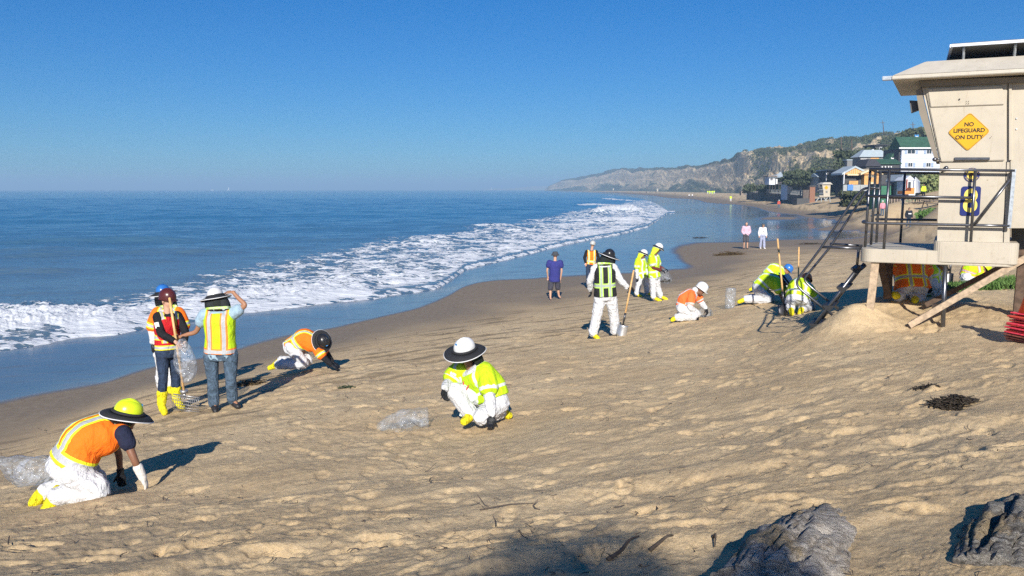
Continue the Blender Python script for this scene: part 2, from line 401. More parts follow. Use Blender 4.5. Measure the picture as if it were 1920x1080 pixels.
# ------------------------------------------------------------------ the beach
def beach():
    ub = np.concatenate([np.linspace(-3.2, -.66, 30)[:-1], np.linspace(-.66, .66, 860), np.linspace(.66, 3.2, 30)[1:]])
    ya = np.exp(np.linspace(math.log(2.55), math.log(62), 900)); yb = np.exp(np.linspace(math.log(62), math.log(3600), 130))[1:]
    Y = np.concatenate([ya, yb]); yy, bb = np.meshgrid(Y, ub, indexing='ij'); x = (bb * yy).ravel(); y = yy.ravel()
    z = z_macro(x, y)
    dry = sstep(.85, 1.45, z); near = sstep(70, 25, y)
    fade = near * dry
    # footprints and trampling
    wx = x + .10 * perlin(x * 2.3, y * 2.3, 1); wy = y + .10 * perlin(x * 2.3, y * 2.3, 2)
    dens = sstep(-.05, .35, fbm(x * .45, y * .45, 3, 9)) * .85 + .15 + .3 * sstep(12, 16, y)
    dd = 0
    for sc, sd_, am in ((2.3, 3, .034), (4.1, 7, .020), (8.0, 12, .010)):
        d, r = worley(wx * sc, wy * sc, sd_)
        rad = .28 + .25 * r; k = d / rad
        dd = dd + am * (.35 + .65 * (r > .45)) * (-np.exp(-k * k * 2.2) + .45 * np.exp(-((k - 1.25) ** 2) * 7))
    flat = sstep(8.2, 6.0, y) * .35
    z = z + fade * dd * dens * (1 - flat) * .55
    z = z + fade * (.010 * fbm(x * 1.9, y * 1.9, 6, 31, .62))
    z = z + near * sstep(.45, .9, z) * .006 * fbm(x * 5, y * 5, 3, 41)
    z2 = z.reshape(len(Y), len(ub)); x2 = x.reshape(z2.shape); y2 = y.reshape(z2.shape); f2 = fade.reshape(z2.shape); rp = np.random.RandomState(8); cols = ub
    for tr in range(150):
        py = math.exp(rp.uniform(math.log(4.2), math.log(38))); px = py * rp.uniform(-.6, .62); a = rp.uniform(0, 6.28) if tr % 3 else rp.choice([.55, 3.7]) + rp.normal() * .3; deep = rp.uniform(.25, 1.0)
        for st_ in range(rp.randint(5, 18)):
            a += rp.normal() * .10; px += math.cos(a) * .62; py += math.sin(a) * .62
            if py < 3.2 or abs(px / py) > .66: break
            cx = px - math.sin(a) * .10 * (1 if st_ % 2 else -1); cy = py + math.cos(a) * .10 * (1 if st_ % 2 else -1)
            i0, i1 = np.searchsorted(Y, [cy - .35, cy + .35]); j0, j1 = np.searchsorted(cols, [(cx - .35) / cy, (cx + .35) / cy])
            if i1 <= i0 or j1 <= j0: continue
            dx_ = x2[i0:i1, j0:j1] - cx; dy_ = y2[i0:i1, j0:j1] - cy; al_ = dx_ * math.cos(a) + dy_ * math.sin(a); ac_ = -dx_ * math.sin(a) + dy_ * math.cos(a)
            q_ = np.sqrt((al_ / .145) ** 2 + (ac_ / (.060 + .012 * al_ / .15)) ** 2) + .18 * perlin(x2[i0:i1, j0:j1] * 9, y2[i0:i1, j0:j1] * 9, 70)
            z2[i0:i1, j0:j1] += f2[i0:i1, j0:j1] * deep * (-.019 * sstep(1.15, .75, q_) + .006 * np.exp(-((q_ - 1.45) / .35) ** 2) + .006 * sstep(1.0, .6, q_) * np.sin(al_ * 60))
    z = z2.ravel()
    # clods on the foreground scarps
    cl = np.abs(fbm(x * 7, y * 7, 3, 51)); z = z + fade * sstep(14, 5, y) * .010 * cl; c2 = np.abs(fbm(x * 14 + 3, y * 14, 3, 57, .6)); z = z + fade * sstep(22, 7, y) * .011 * c2 * sstep(-.3, .3, fbm(x * .8, y * 1.4, 3, 58)) - fade * sstep(18, 8, y) * .02 * sstep(.42, .55, perlin(x * 6, y * 6, 59)) * sstep(-.1, .3, perlin(x * .7, y * .9, 60))
    jag = perlin(x * .35, y * .15, 14) * .035 + perlin(x * 1.2, y * .5, 15) * .012
    wet = sstep(.335, .285, z + jag * sstep(200, 20, y)); damp = sstep(1.05, .50, z_smooth(x, y) + .14 * fbm(x * .4, y * .3, 3, 16))
    tower_damp = sstep(.1, .45, fbm(x * .5, y * .9, 4, 19)) * sstep(9, 4, y) * .35
    damp = np.maximum(damp, tower_damp)
    dark = sstep(.06, .40, fbm(x * .55 + y * .4, y * 2.2 - x * 1.3, 4, 61)) * sstep(.65, .9, z) * sstep(1.75, 1.35, z) * .7 * sstep(8, 12, y)
    dark = dark + sstep(.25, .5, fbm(x * .2, y * 1.2, 4, 66)) * sstep(45, 70, y) * sstep(.5, .7, z) * .3
    link_mesh('beach_sand', np.stack([x, y, z], 1), grid_faces(len(Y), len(ub)), 'sand', attrs={'wet': ('FLOAT', wet), 'damp': ('FLOAT', damp), 'dark': ('FLOAT', dark), 'grit': ('FLOAT', fade)}, kind='structure')
    # the terrace behind the photographer
    xs = ub * 2.55; ybk = np.concatenate([np.linspace(2.55, -6, 24), np.linspace(-6, -80, 14)[1:]])
    yy, xx = np.meshgrid(ybk, np.linspace(xs[0], xs[-1], 160), indexing='ij')
    k = sstep(2.55, -80, yy); xw = xx * (1 + (2.55 - yy) * .25)
    z0 = np.interp(xx, xs, z_macro(xs, np.full_like(xs, 2.55))); z = z0 * (1 - sstep(2.5, -4, yy)) + sstep(2.5, -4, yy) * np.clip(2.6 + xw * .05, .4, 2.75)
    link_mesh('beach_terrace', np.stack([xw.ravel(), yy.ravel(), z.ravel()], 1), grid_faces(*yy.shape)[:, ::-1], 'sand', attrs={k_: ('FLOAT', np.zeros(yy.size)) for k_ in ('wet', 'damp', 'dark')}, kind='structure')
beach()

# ------------------------------------------------------------------ the sea
FRONT = [(-1600,760),(-350,712),(0,650),(70,640),(150,628),(225,621),(300,607),(380,594),(450,583),(560,573),(640,562),(700,558),(760,548),(815,541),(845,524),(872,503),(930,490),(1000,471),(1050,459),(1100,450),(1150,441),(1185,432),(1215,425),(1235,412),(1252,400)]
BACK = [(1000,357.0),(1035,357.9),(1090,360.4),(1150,365),(1205,373),(1235,384),(1252,396)]
OUTER = [(-1600,680),(-350,640),(0,592),(150,574),(300,541),(380,523),(450,506),(560,487),(650,466),(740,449),(830,437),(930,424),(1000,412),(1050,402),(1100,392),(1150,384),(1200,376),(1252,372)]
def sea():
    ub = np.concatenate([np.linspace(-2.4, -.64, 40)[:-1], np.linspace(-.64, .19, 640)])
    Y = np.concatenate([np.exp(np.linspace(math.log(12), math.log(420), 760)), np.exp(np.linspace(math.log(420), math.log(14000), 90))[1:]])
    yy, bb = np.meshgrid(Y, ub, indexing='ij'); x = (bb * yy).ravel(); y = yy.ravel(); b = bb.ravel()
    def tab(T):
        us = [ux(u, v, 1.0) for u, v in T]; return np.array(us), np.log(np.array([ztoy(v, 0.05) for u, v in T]))
    fu, fy = tab(FRONT); ou, oy = tab(OUTER); bu, by = tab(BACK)
    wob = .035 * perlin(b * 9 + 3, b * 0 + .5, 3) + .02 * perlin(b * 30, b * 0 + 4.5, 5) + .010 * perlin(b * 90, b * 0 + 2.5, 8)
    lf = np.interp(b, fu, fy) + wob * .8; lo = np.interp(b, ou, oy); lb = np.where(b < bu[0], 99, np.interp(b, bu, by))
    ly = np.log(y); s = (ly - lf); sb = lb - ly
    yf = np.exp(lf)
    dist = (y - yf) * .55                                   # metres behind the foam edge, about square to the shore
    distb = np.where(b < bu[0], 1e4, (np.exp(np.minimum(lb, 12)) - y) * .3)
    dmin = np.minimum(dist, distb)
    # swell and chop
    z = np.zeros_like(x); dx = y * .0013 + .0; 
    dyrow = y * .0047
    rw = np.random.RandomState(3)
    for i in range(26):
        L = 1.1 * 1.22 ** i * (1 + .1 * rw.rand()); L = min(L, 70) if i < 25 else 95
        th = math.radians(-62 + rw.normal() * 24)           # travel direction across the view, towards the beach
        k = 2 * np.pi / L; amp = .0085 * L ** .80 if L < 12 else .055
        am = amp * sstep(2.2, 5.0, L / dyrow)
        ph = k * (x * math.cos(th) + y * math.sin(th)) + rw.rand() * 9 + 1.2 * perlin(x / L / 2.5, y / L / 2.5, i)
        z = z + am * (1 - np.abs(np.sin(ph / 2)) * 2 + .27)
    shore = sstep(0, 22, dmin)
    z = z * (.22 + .78 * shore) * .85
    # long low swells standing in the bay
    for yc, am, wd, b0, b1 in ((58, .42, .035, -.70, -.30), (74, .40, .030, -.64, -.02), (95, .32, .03, -.45, .10), (135, .38, .03, -.7, -.1), (47, .22, .03, -.75, -.45)):
        c = np.log(yc) + .10 * (b + .4) + .02 * perlin(b * 8, b * 0 + yc, 2)
        z = z + 1.35 * am * np.exp(-((ly - c) / wd) ** 2) * sstep(b0 - .05, b0 + .08, b) * sstep(b1 + .05, b1 - .10, b) * (.7 + .5 * perlin(b * 12, b * 0 + yc, 6))
    foam = sstep(-.02, .06, s) * sstep(.16, -.14, ly - lo + .07 * fbm(b * 14, ly * 9, 3, 33)) 
    foam = foam * (1.0 + .5 * fbm(b * 26, ly * 22, 4, 35)) 
    foam = foam * (.82 + .18 * sstep(.6, .0, s / np.maximum(lo - lf, .05)))
    foam = foam * sstep(0.0, .02, sb)
    # surf lines: (pixel points of the crest, height, width in metres)
    def ridge(pts, h, wm, soft, fo):
        nonlocal z, foam
        us = np.array([ux(u, v, 1.0) for u, v in pts]); ls = np.log(np.array([ztoy(v, .2) for u, v in pts]))
        c = np.exp(np.interp(b, us, ls)); inside = sstep(us[0], us[0] + .025, b) * sstep(us[-1], us[-1] - .025, b)
        d = (y - c) * .6 + .25 * wm * perlin(b * 40, ly * 8, 44)
        prof = np.where(d < 0, np.exp(-(d / (wm * .55)) ** 2), np.exp(-(d / (wm * 2.2)) ** 2)) * inside
        turb = .55 + .75 * np.abs(fbm(x * 1.3, y * 1.0, 5, 71, .6)) + .25 * perlin(x * .35, y * .35, 12)
        z = z + h * prof * turb; foam = np.maximum(foam, fo * sstep(.12, .5, prof * turb + .0))
        return prof
    ridge([(-700,715),(-350,672),(0,612),(90,603),(170,614),(240,619)], .34, 1.4, 1, 1.25)
    ridge([(200,610),(300,592),(400,577),(520,566),(600,556),(720,545)], .22, 1.1, 1, 1.15)
    ridge([(380,565),(480,552),(640,528),(700,521)], .14, 1.2, 1, 1.0)
    ridge([(1090,404),(1130,400),(1165,397),(1190,398),(1225,404)], 1.25, 6.5, 1, 1.2)
    ridge([(1090,418),(1150,414),(1200,413),(1225,415)], .5, 5, 1, 1.2)
    ridge([(1060,386),(1110,384),(1190,388),(1220,392)], .3, 6, 1, 1.0)
    ridge([(1110,372),(1160,375),(1215,381)], .35, 9, 1, .95)
    ridge([(1110,367),(1140,368),(1180,370)], .5, 12, 1, .9)
    ridge([(1020,360.4),(1045,361),(1075,362),(1100,363)], .6, 20, 1, .85)
    ridge([(1035,358.9),(1060,359.5)], .6, 24, 1, .8)
    ridge([(640,480),(760,462),(840,450)], .10, 1.5, 1, .9)
    # turbulence inside the surf and the rounded lip of the swash
    tz = sstep(.25, .9, foam)
    z = z + tz * sstep(.2, 2.0, dist) * .075 * fbm(x * 1.6, y * 1.2, 5, 81, .62) * sstep(200, 40, y) + tz * .15 * sstep(0, 3, dist) * fbm(x * .55, y * .45, 3, 85)
    lip = sstep(-.35, .28, dist); z = np.where(dist < 400, z * sstep(0, 1.6, dist) + .07 * sstep(0, .5, dist), z)
    z = z + .10 - .9 * (1 - sstep(-2.2, .05, dist)); z = z - 1.0 * (1 - sstep(-3, 1, distb))
    foam = np.maximum(foam, sstep(.9, .0, dist) * (dist > -2.5) * (.95 + .45 * fbm(b * 70, ly * 30, 3, 9)))
    shallow = sstep(30, 2, dmin) * .55 + .25 * sstep(60, 25, dmin)
    far = sstep(40, 300, y)
    link_mesh('sea', np.stack([x, y, z], 1), grid_faces(len(Y), len(ub)), 'sea_water', attrs={'foam': ('FLOAT', np.clip(foam, 0, 1.4)), 'shallow': ('FLOAT', np.clip(shallow, 0, 1)), 'far': ('FLOAT', far)}, kind='structure')
sea()

# ------------------------------------------------------------------ hills and bluffs
HILL = [  # photo column, distance of the foot, distance of the ridge, photo row of the ridge
 (1022,2950,3050,356.0),(1030,2750,2900,348),(1045,2600,2800,342),(1060,2400,2650,336),(1105,2000,2300,330),(1150,1700,2000,319),(1165,1600,1900,316.5),(1240,1150,1450,315.5),(1290,930,1200,313),(1330,780,1000,307),(1370,640,830,298),(1395,560,740,284),(1420,500,700,281),(1470,350,620,280),(1500,300,580,272),(1530,262,540,266),
 (1560,240,500,260),(1590,225,480,258),(1615,215,465,260),(1650,190,440,252),(1672,180,430,251),(1690,170,420,248),(1730,150,400,243),(1760,140,390,236),(1850,128,370,222),(1950,118,350,212),(2150,105,330,200),(2500,85,320,190),(3000,60,300,180)]
_hu = np.array([ux(u, 300, 1.0) for u, *_ in HILL]); _hb = np.log([h[1] for h in HILL]); _hr = np.log([h[2] for h in HILL]); _hv = np.array([h[3] for h in HILL])
def hill_pt(b, t):
    """bearing b = x/y, t: 0 foot, 1 ridge; returns x, y, z"""
    yb = np.exp(np.interp(b, _hu, _hb)); yr = np.exp(np.interp(b, _hu, _hr)); vr = np.interp(b, _hu, _hv)
    y = yb + (yr - yb) * t; x = b * y
    zb = z_smooth(b * yb, yb) - .3; zr = CZ + slope(vr) * yr
    cliff = sstep(.42, .26, b)                              # far bluffs are cliffs, the near hill is a green slope
    tt = np.clip(t, 0, 1)
    fc = np.interp(tt, [0, .06, .34, .40, .50, .58, .8, 1], [0, .04, .36, .46, .74, .84, .95, 1])
    fs = np.interp(tt, [0, .08, .25, .5, .75, .9, 1], [0, .06, .22, .47, .76, .93, 1])
    f = cliff * fc + (1 - cliff) * fs
    H = zr - zb; z = zb + H * f
    return x, y, z, H, cliff, zr
def hills():
    ub = np.concatenate([np.interp(np.linspace(0, 1, 900), [0, 1], [_hu[0], .62]), np.linspace(.62, _hu[-1], 60)[1:]])
    T = np.concatenate([np.linspace(0, 1, 170), np.array([1.04, 1.1, 1.2, 1.4, 1.8, 2.5])])
    tt, bb = np.meshgrid(T, ub, indexing='ij'); b = bb.ravel(); t = tt.ravel()
    x, y, z, H, cliff, zr = hill_pt(b, t)
    u = 960 + b * F
    over = np.clip(t - 1, 0, None); z = z - over * H * .35 + 0
    gl = fbm(u / 27 - t * 2.6, t * 3.5 + u / 90, 4, 91, .55)
    inner = sstep(0, .12, t) * sstep(1.0, .86, t)
    z = z + H * inner * (.13 * cliff + .03) * gl
    z = z + H * .035 * sstep(.7, 1, t) * (fbm(u / 9, t * 6, 3, 95)) * sstep(1.05, 1.0, t)
    z = z + inner * (1 - cliff) * H * .10 * fbm(u / 60 + t * .8, t * 1.7, 3, 97)
    rough = fbm(u / 4.2, t * 38, 3, 101); z = z + sstep(0, .05, t) * sstep(1.02, .98, t) * H * .012 * rough
    # colour: pale cliff band, scrub above, slipped slopes below
    n1 = fbm(u / 30 - t * 5.0, t * 2.5, 4, 105); n2 = fbm(u / 8 - t * 9, t * 8, 3, 109)
    top = .58 + .05 * fbm(u / 30, u * 0, 2, 111); low = .27 + .15 * fbm(u / 24 + t * 2, t * 2, 2, 113)
    band = sstep(low - .06, low + .05, t) * sstep(top + .03, top - .03, t)
    tan_c = np.clip(band * (1.5 + .7 * n1) + sstep(.02, .25, n1 + .35 * n2 - .02) * sstep(.05, .2, t) * sstep(.36, .30, t) * .8, 0, 1)
    head = sstep(1375, 1400, u) * sstep(1530, 1450, u)       # bare headland
    tan_c = np.maximum(tan_c, head * sstep(-.18, .05, n1 + .3 * n2 + .05) * sstep(1.0, .93, t))
    tan_s = sstep(.16, .30, fbm(u / 55 - t * 4.0, t * 3.2 + u / 200, 4, 117) + .25 * n2) * .9
    tan = cliff * tan_c + (1 - cliff) * tan_s * sstep(.1, .3, t)
    tan = tan * sstep(-.45, -.1, n2 + .25)
    green = sstep(.0, .4, fbm(u / 20, t * 5, 3, 121)) * (1 - cliff)
    link_mesh('hillside', np.stack([x, y, z], 1), grid_faces(len(T), len(ub)), 'hillside_soil_and_scrub', attrs={'tan': ('FLOAT', tan), 'green': ('FLOAT', green)}, kind='structure')
    # low far coast with the harbour beyond the headland
    cu = np.linspace(ux(905, 352, 1), ux(1040, 352, 1), 160); r0 = []
    for k, (yy, hh) in enumerate(((6200, 0), (6250, 1), (6900, 1), (7000, 0))):
        uu = 960 + cu * F
        top_v = np.interp(uu, [905, 925, 960, 975, 1000, 1040], [355, 353.8, 353.6, 351.5, 349.5, 348]) + 1.1 * perlin(uu / 5, uu * 0 + .5, 7)
        zt = CZ + slope(top_v) * yy; r0.append(np.stack([cu * yy, np.full_like(cu, yy), np.where(hh, zt, -1.0)], 1))
    link_mesh('far_coast', np.concatenate(r0), grid_faces(4, 160), 'hillside_soil_and_scrub', attrs={'tan': ('FLOAT', np.full(640, .6)), 'green': ('FLOAT', np.zeros(640))}, kind='structure')
hills()

def leaf_mass(name, pts, size, mat, n_leaf=26, seed=1, flat=.7, **props):
    """many small bent leaf faces spread through lumps; one mesh"""
    r = np.random.RandomState(seed); pts = np.asarray(pts, float); size = np.broadcast_to(np.asarray(size, float), (len(pts),))
    c = np.repeat(pts, n_leaf, 0); s = np.repeat(size, n_leaf)
    d = r.normal(size=(len(c), 3)); d /= np.linalg.norm(d, axis=1)[:, None]; rad = r.rand(len(c)) ** .4
    d[:, 2] = np.abs(d[:, 2]) * flat; c = c + d * (rad * s)[:, None]
    a = r.normal(size=(len(c), 3)); a /= np.linalg.norm(a, axis=1)[:, None]; bb = np.cross(a, r.normal(size=(len(c), 3))); bb /= np.linalg.norm(bb, axis=1)[:, None]
    ls = (s * (.22 + .16 * r.rand(len(c))))[:, None]
    v = np.stack([c - a * ls, c + bb * ls * .55, c + a * ls, c - bb * ls * .55], 1).reshape(-1, 3)
    return link_mesh(name, v, np.arange(len(v)).reshape(-1, 4), mat, smooth=False, **props)
def scrub():
    r = np.random.RandomState(5); n = 5200
    b = _hu[11] + (.62 - _hu[11]) * r.rand(n); t = .06 + .98 * r.rand(n) ** .9; t = np.minimum(t, 1.0)
    x, y, z, H, cliff, zr = hill_pt(b, t); u = 960 + b * F
    keep = fbm(u / 55 - t * 4.0, t * 3.2 + u / 200, 4, 117) < .14
    keep &= (fbm(u / 30 - t * 5.0, t * 2.5, 4, 105) < .05) | (u > 1520)
    x, y, z, H = x[keep], y[keep], z[keep], H[keep]; s = (.5 + 1.1 * r.rand(keep.sum())) * (y / 330) ** .5
    leaf_mass('hill_scrub', np.stack([x, y, z + H * .01], 1), s, 'scrub_leaf', 22, 3, kind='stuff')
scrub()
def haze():
    t = NT('haze_air'); t.n.remove(t.b); v = t.new('ShaderNodeVolumePrincipled'); v.inputs['Density'].default_value = .00045; v.inputs['Anisotropy'].default_value = 0.0
    v.inputs['Color'].default_value = (.46, .72, 1.0, 1); t.l.new(v.outputs[0], t.n['Material Output'].inputs['Volume'])
    m = MB(); m.box((0, 4000, 28), 30000, 30000, 66); o = m.build('haze', 'haze_air'); o['kind'] = 'stuff'
HAZE_ON = True
if HAZE_ON: haze()
# ------------------------------------------------------------------ cloth, skin and plastic
def cloth(name, col, wr=1.0, rough=.85, var=.10, scale=1.0):
    t = NT(name); c = t.coord(); st = t.coord((1, 1, .45))
    n = t.noise(6.5 * scale, 5, .62, st, 1.6); n2 = t.noise(16 * scale, 3, .6, c, .6)
    k = t.mix(t.ramp(n2, .3, .7), tuple(x * (1 - var) for x in col), tuple(min(1, x * (1 + var)) for x in col))
    b = t.bump(n, min(1, .95 * wr), .05 * wr); b = t.bump(n2, min(1, .6 * wr), .02 * wr, b)
    k = t.mul(t.ramp(t.noise(4, 6, .7, c), .60, .85, 0, .30), k, (.76, .67, .54))
    return t.set(k, rough, 0, b, .2)
cloth('white_coverall', (.62, .63, .65), 1.15, .75, .04); cloth('jeans', (.075, .115, .165), 1.1, .9, .35); cloth('dark_jeans', (.028, .045, .085), 1.1, .9, .3)
cloth('light_blue_shirt', (.30, .42, .52), .8); cloth('navy_shirt', (.018, .022, .048), .8); cloth('black_cloth', (.014, .014, .017), .8); cloth('royal_blue_shirt', (.035, .04, .19), .8)
cloth('grey_shorts', (.075, .075, .09), .8); cloth('plaid_shorts', (.06, .06, .08), .8, .9, .5, 3); cloth('pink_sweater', (.62, .42, .52), .8); cloth('bright_pink_sweater', (.68, .28, .34), .8); cloth('white_hoodie', (.78, .78, .80), .8)
cloth('pale_blue_trousers', (.33, .36, .50), 1); cloth('red_jacket', (.50, .09, .06), 1); cloth('maroon_sleeve', (.13, .03, .03), .8); cloth('dark_hoodie', (.02, .025, .035), .8)
cloth('yellow_boot', (.82, .72, .02), 1.3, .55, .12, 1.6); cloth('black_glove', (.016, .017, .02), .6, .45); cloth('white_glove', (.68, .66, .62), .7, .7); cloth('grey_shirt', (.33, .30, .32), .7); cloth('lime_cloth', (.62, .85, .05), .6); cloth('orange_cloth', (.95, .22, .03), .6)
simple('black_shoe', (.02, .02, .022), .5); simple('white_shoe', (.75, .75, .75), .6); simple('piping', (.72, .73, .75), .6); simple('face_mask_blue', (.35, .55, .72), .8); simple('hair_dark', (.03, .02, .015), .7, bscale=60); simple('hair_grey', (.12, .11, .09), .7, bscale=60)
simple('sunglass', (.01, .01, .01), .12, spec=.8); simple('eye_dark', (.02, .015, .01), .3); simple('red_lanyard', (.55, .04, .05), .7); simple('badge', (.7, .75, .72), .3); simple('sticker_blue', (.05, .25, .55), .4); simple('hat_grey', (.05, .055, .065), .85, bscale=40); simple('bag_dark', (.05, .04, .03), .9)
def skin(name, col):
    t = NT(name); c = t.coord(); n = t.noise(30, 4, .6, c)
    t.set(t.mix(n, tuple(x * .85 for x in col), col), .5, 0, t.bump(t.noise(90, 3, .6, c), .2, .002), .35, Subsurface_Weight=.05)
skin('skin_light', (.56, .33, .23)); skin('skin_tan', (.36, .18, .105)); skin('skin_brown', (.23, .11, .065))
for n_, c_ in dict(helmet_white=(.68, .69, .69), helmet_lime=(.60, .75, .02), helmet_blue=(.03, .16, .50), helmet_maroon=(.085, .018, .018), helmet_black=(.018, .018, .02), helmet_silver=(.45, .45, .44), helmet_orange=(.85, .18, .03), brim_black=(.016, .017, .02)).items():
    t = NT(n_); c = t.coord(); t.set(t.mix(t.ramp(t.noise(14, 4, .6, c), .35, .75, 0, .35), c_, tuple(x * .7 for x in c_)), .30 if 'brim' not in n_ else .8, 0, t.bump(t.noise(40, 2, .5, c), .08, .003), .5)
def mesh_cloth():
    t = NT('black_mesh_cloth'); c = t.coord(); t.set((.022, .026, .024), .85, 0, t.bump(t.noise(9, 3, .6, t.coord((1, 1, .35))), .8, .02), .2)
    mx = t.new('ShaderNodeMixShader'); tr = t.new('ShaderNodeBsdfTransparent'); mx.inputs[0].default_value = .82
    t.l.new(tr.outputs[0], mx.inputs[1]); t.l.new(t.b.outputs[0], mx.inputs[2]); t.l.new(mx.outputs[0], t.n['Material Output'].inputs['Surface'])
mesh_cloth()
def hivis(name, base, edge, tband=(.30, .62), tw=.045, vert=(.105,), vw=.030, vmin=-.5, arm=(.72,), armw=.12, sil=(.42, .43, .45), ew=.5, base2=None, mid=None):
    """safety vest: base cloth with taped bands set out along the body (attributes lat, tt, arm)"""
    t = NT(name); c = t.coord(); st = t.coord((1, 1, .5))
    n = t.noise(5.5, 4, .6, st, 1.0); n2 = t.noise(18, 3, .6, c)
    lat = t.math('ABSOLUTE', t.attr('lat')); tt = t.attr('tt'); ar = t.attr('armt')
    def cmp(x, c0, w): return t.math('COMPARE', x, c0, w)
    onb = t.math('LESS_THAN', ar, -.5); E = 0.0; S = 0.0
    for c0 in tband:
        E = t.math('MAXIMUM', E, t.math('MULTIPLY', onb, cmp(tt, c0, tw * (1 + ew)))); S = t.math('MAXIMUM', S, t.math('MULTIPLY', onb, cmp(tt, c0, tw * .78)))
    vm = t.math('MULTIPLY', onb, t.math('GREATER_THAN', tt, vmin))
    for c0 in vert:
        E = t.math('MAXIMUM', E, t.math('MULTIPLY', vm, cmp(lat, c0, vw * (1 + ew)))); S = t.math('MAXIMUM', S, t.math('MULTIPLY', vm, cmp(lat, c0, vw * .78)))
    for c0 in arm:
        E = t.math('MAXIMUM', E, cmp(ar, c0, armw * (1 + ew))); S = t.math('MAXIMUM', S, cmp(ar, c0, armw * .75))
    k = t.mix(t.ramp(n2, .3, .7), tuple(x * .92 for x in base), base)
    if mid: k = t.mix(t.math('MULTIPLY', onb, t.math('LESS_THAN', lat, mid[0])), k, mid[1])
    k = t.mix(E, k, edge); k = t.mix(S, k, sil)
    b = t.bump(n, 1.0, .045); b = t.bump(n2, .5, .012, b)
    k = t.mul(t.ramp(t.noise(9, 5, .7, c), .62, .8, 0, .35), k, (.62, .55, .42))
    t.set(k, t.math('MULTIPLY_ADD', S, -.3, .8), 0, b, .25)
LIME = (.50, .74, .015); ORG = (.95, .185, .012); YEL = (.85, .85, .03)
hivis('vest_orange', ORG, YEL, (.20,), .075, (.085,), .042, .25, (), ew=.45)
hivis('vest_orange_sleeved', ORG, YEL, (.30,), .055, (.11,), .026, -.5, (.78,), .11)
hivis('vest_orange_plain', (.92, .17, .04), (.92, .17, .04), (.22,), .05, (.115,), .026, -.5, (.8,), .11, sil=(.55, .55, .52))
hivis('vest_lime_orange', LIME, (.95, .28, .05), (.12,), .055, (.105,), .033, .0, (), ew=.55)
hivis('vest_lime', LIME, (.62, .86, .05), (.28,), .055, (.10,), .032, -.5, (.72,), .13, sil=(.62, .68, .64))
hivis('vest_lime_jacket', LIME, LIME, (.34,), .055, (.115,), .022, .0, (.72,), .10, sil=(.66, .70, .68))
hivis('vest_black', (.02, .02, .022), (.45, .72, .12), (.40,), .050, (.09,), .026, -.5, (), ew=.5, sil=(.36, .42, .38))
hivis('vest_red', (.50, .015, .02), (.75, .75, .05), (.16, .46), .048, (.10,), .025, .3, (), ew=.5)
hivis('vest_lime_orangestripe', LIME, (.95, .28, .05), (.30, .6), .05, (.10,), .03, -.5, (.7,), .12)
def plastic(name, alpha, tint=(.75, .80, .86)):
    t = NT(name); c = t.coord(); n = t.noise(7, 5, .65, c, 1.5)
    t.set(tint, .12, 0, t.bump(t.noise(11, 3, .5, c, 1.0), 1.0, .06), 1.0)
    mx = t.new('ShaderNodeMixShader'); tr = t.new('ShaderNodeBsdfTransparent'); tr.inputs[0].default_value = (.93, .95, .97, 1)
    lw = t.new('ShaderNodeLayerWeight'); lw.inputs[0].default_value = .35; t.put(mx.inputs[0], t.math('MAXIMUM', t.ramp(n, .42, .66, alpha * .35, min(1, alpha * 1.7)), t.math('MULTIPLY', t.math('POWER', lw.outputs[1], 2.5), alpha * 3.0)))
    t.l.new(tr.outputs[0], mx.inputs[1]); t.l.new(t.b.outputs[0], mx.inputs[2]); t.l.new(mx.outputs[0], t.n['Material Output'].inputs['Surface'])
plastic('clear_plastic', .16, (.55, .60, .68)); plastic('milky_plastic', .28, (.55, .60, .68))
simple('wood_handle', (.62, .38, .16), .5, var=.2, vscale=14); simple('shovel_steel', (.10, .10, .11), .35, .8); simple('sieve_steel', (.42, .42, .43), .4, .7); simple('shovel_worn', (.62, .62, .62), .3, .8)

# ------------------------------------------------------------------ building bodies
def remesh(mb, vox, smooth_n=3, lam=.5):
    me = bpy.data.meshes.new('tmp'); me.from_pydata(mb.v, [], mb.f); me.update()
    bm = bmesh.new(); bm.from_mesh(me); bmesh.ops.recalc_face_normals(bm, faces=bm.faces[:]); bm.to_mesh(me); bm.free()
    o = bpy.data.objects.new('tmp', me); COL.objects.link(o)
    m = o.modifiers.new('r', 'REMESH'); m.mode = 'VOXEL'; m.voxel_size = vox; m.adaptivity = 0
    dg = bpy.context.evaluated_depsgraph_get(); ev = o.evaluated_get(dg); r = bpy.data.meshes.new_from_object(ev)
    nv = len(r.vertices); co = np.empty(nv * 3, np.float32); r.vertices.foreach_get('co', co); co = co.reshape(-1, 3).astype(float)
    ne = len(r.edges); ed = np.empty(ne * 2, np.int32); r.edges.foreach_get('vertices', ed); ed = ed.reshape(-1, 2)
    nf = len(r.polygons); q = np.empty(nf * 4, np.int32)
    fs = None
    if len(r.loops) == nf * 4: r.loops.foreach_get('vertex_index', q); fs = q.reshape(-1, 4)
    else: fs = [tuple(p.vertices) for p in r.polygons]
    bpy.data.objects.remove(o); bpy.data.meshes.remove(r); bpy.data.meshes.remove(me)
    deg = np.bincount(ed.ravel(), minlength=nv)[:, None].clip(1)
    for _ in range(smooth_n):
        s = np.zeros_like(co); np.add.at(s, ed[:, 0], co[ed[:, 1]]); np.add.at(s, ed[:, 1], co[ed[:, 0]])
        co = co * (1 - lam) + lam * s / deg
    return co, fs
def limb(mb, pts, rad, n=12, k=5):
    """tapered smooth limb with round ends"""
    P_ = [Vector(p) for p in pts]; L = smooth_path(P_, k)
    rr = np.interp(np.linspace(0, len(pts) - 1, len(L)), range(len(pts)), rad)
    mb.tube(L, list(rr), n); mb.ell(P_[0], rad[0], nu=10, nv=6); mb.ell(P_[-1], rad[-1], nu=10, nv=6)
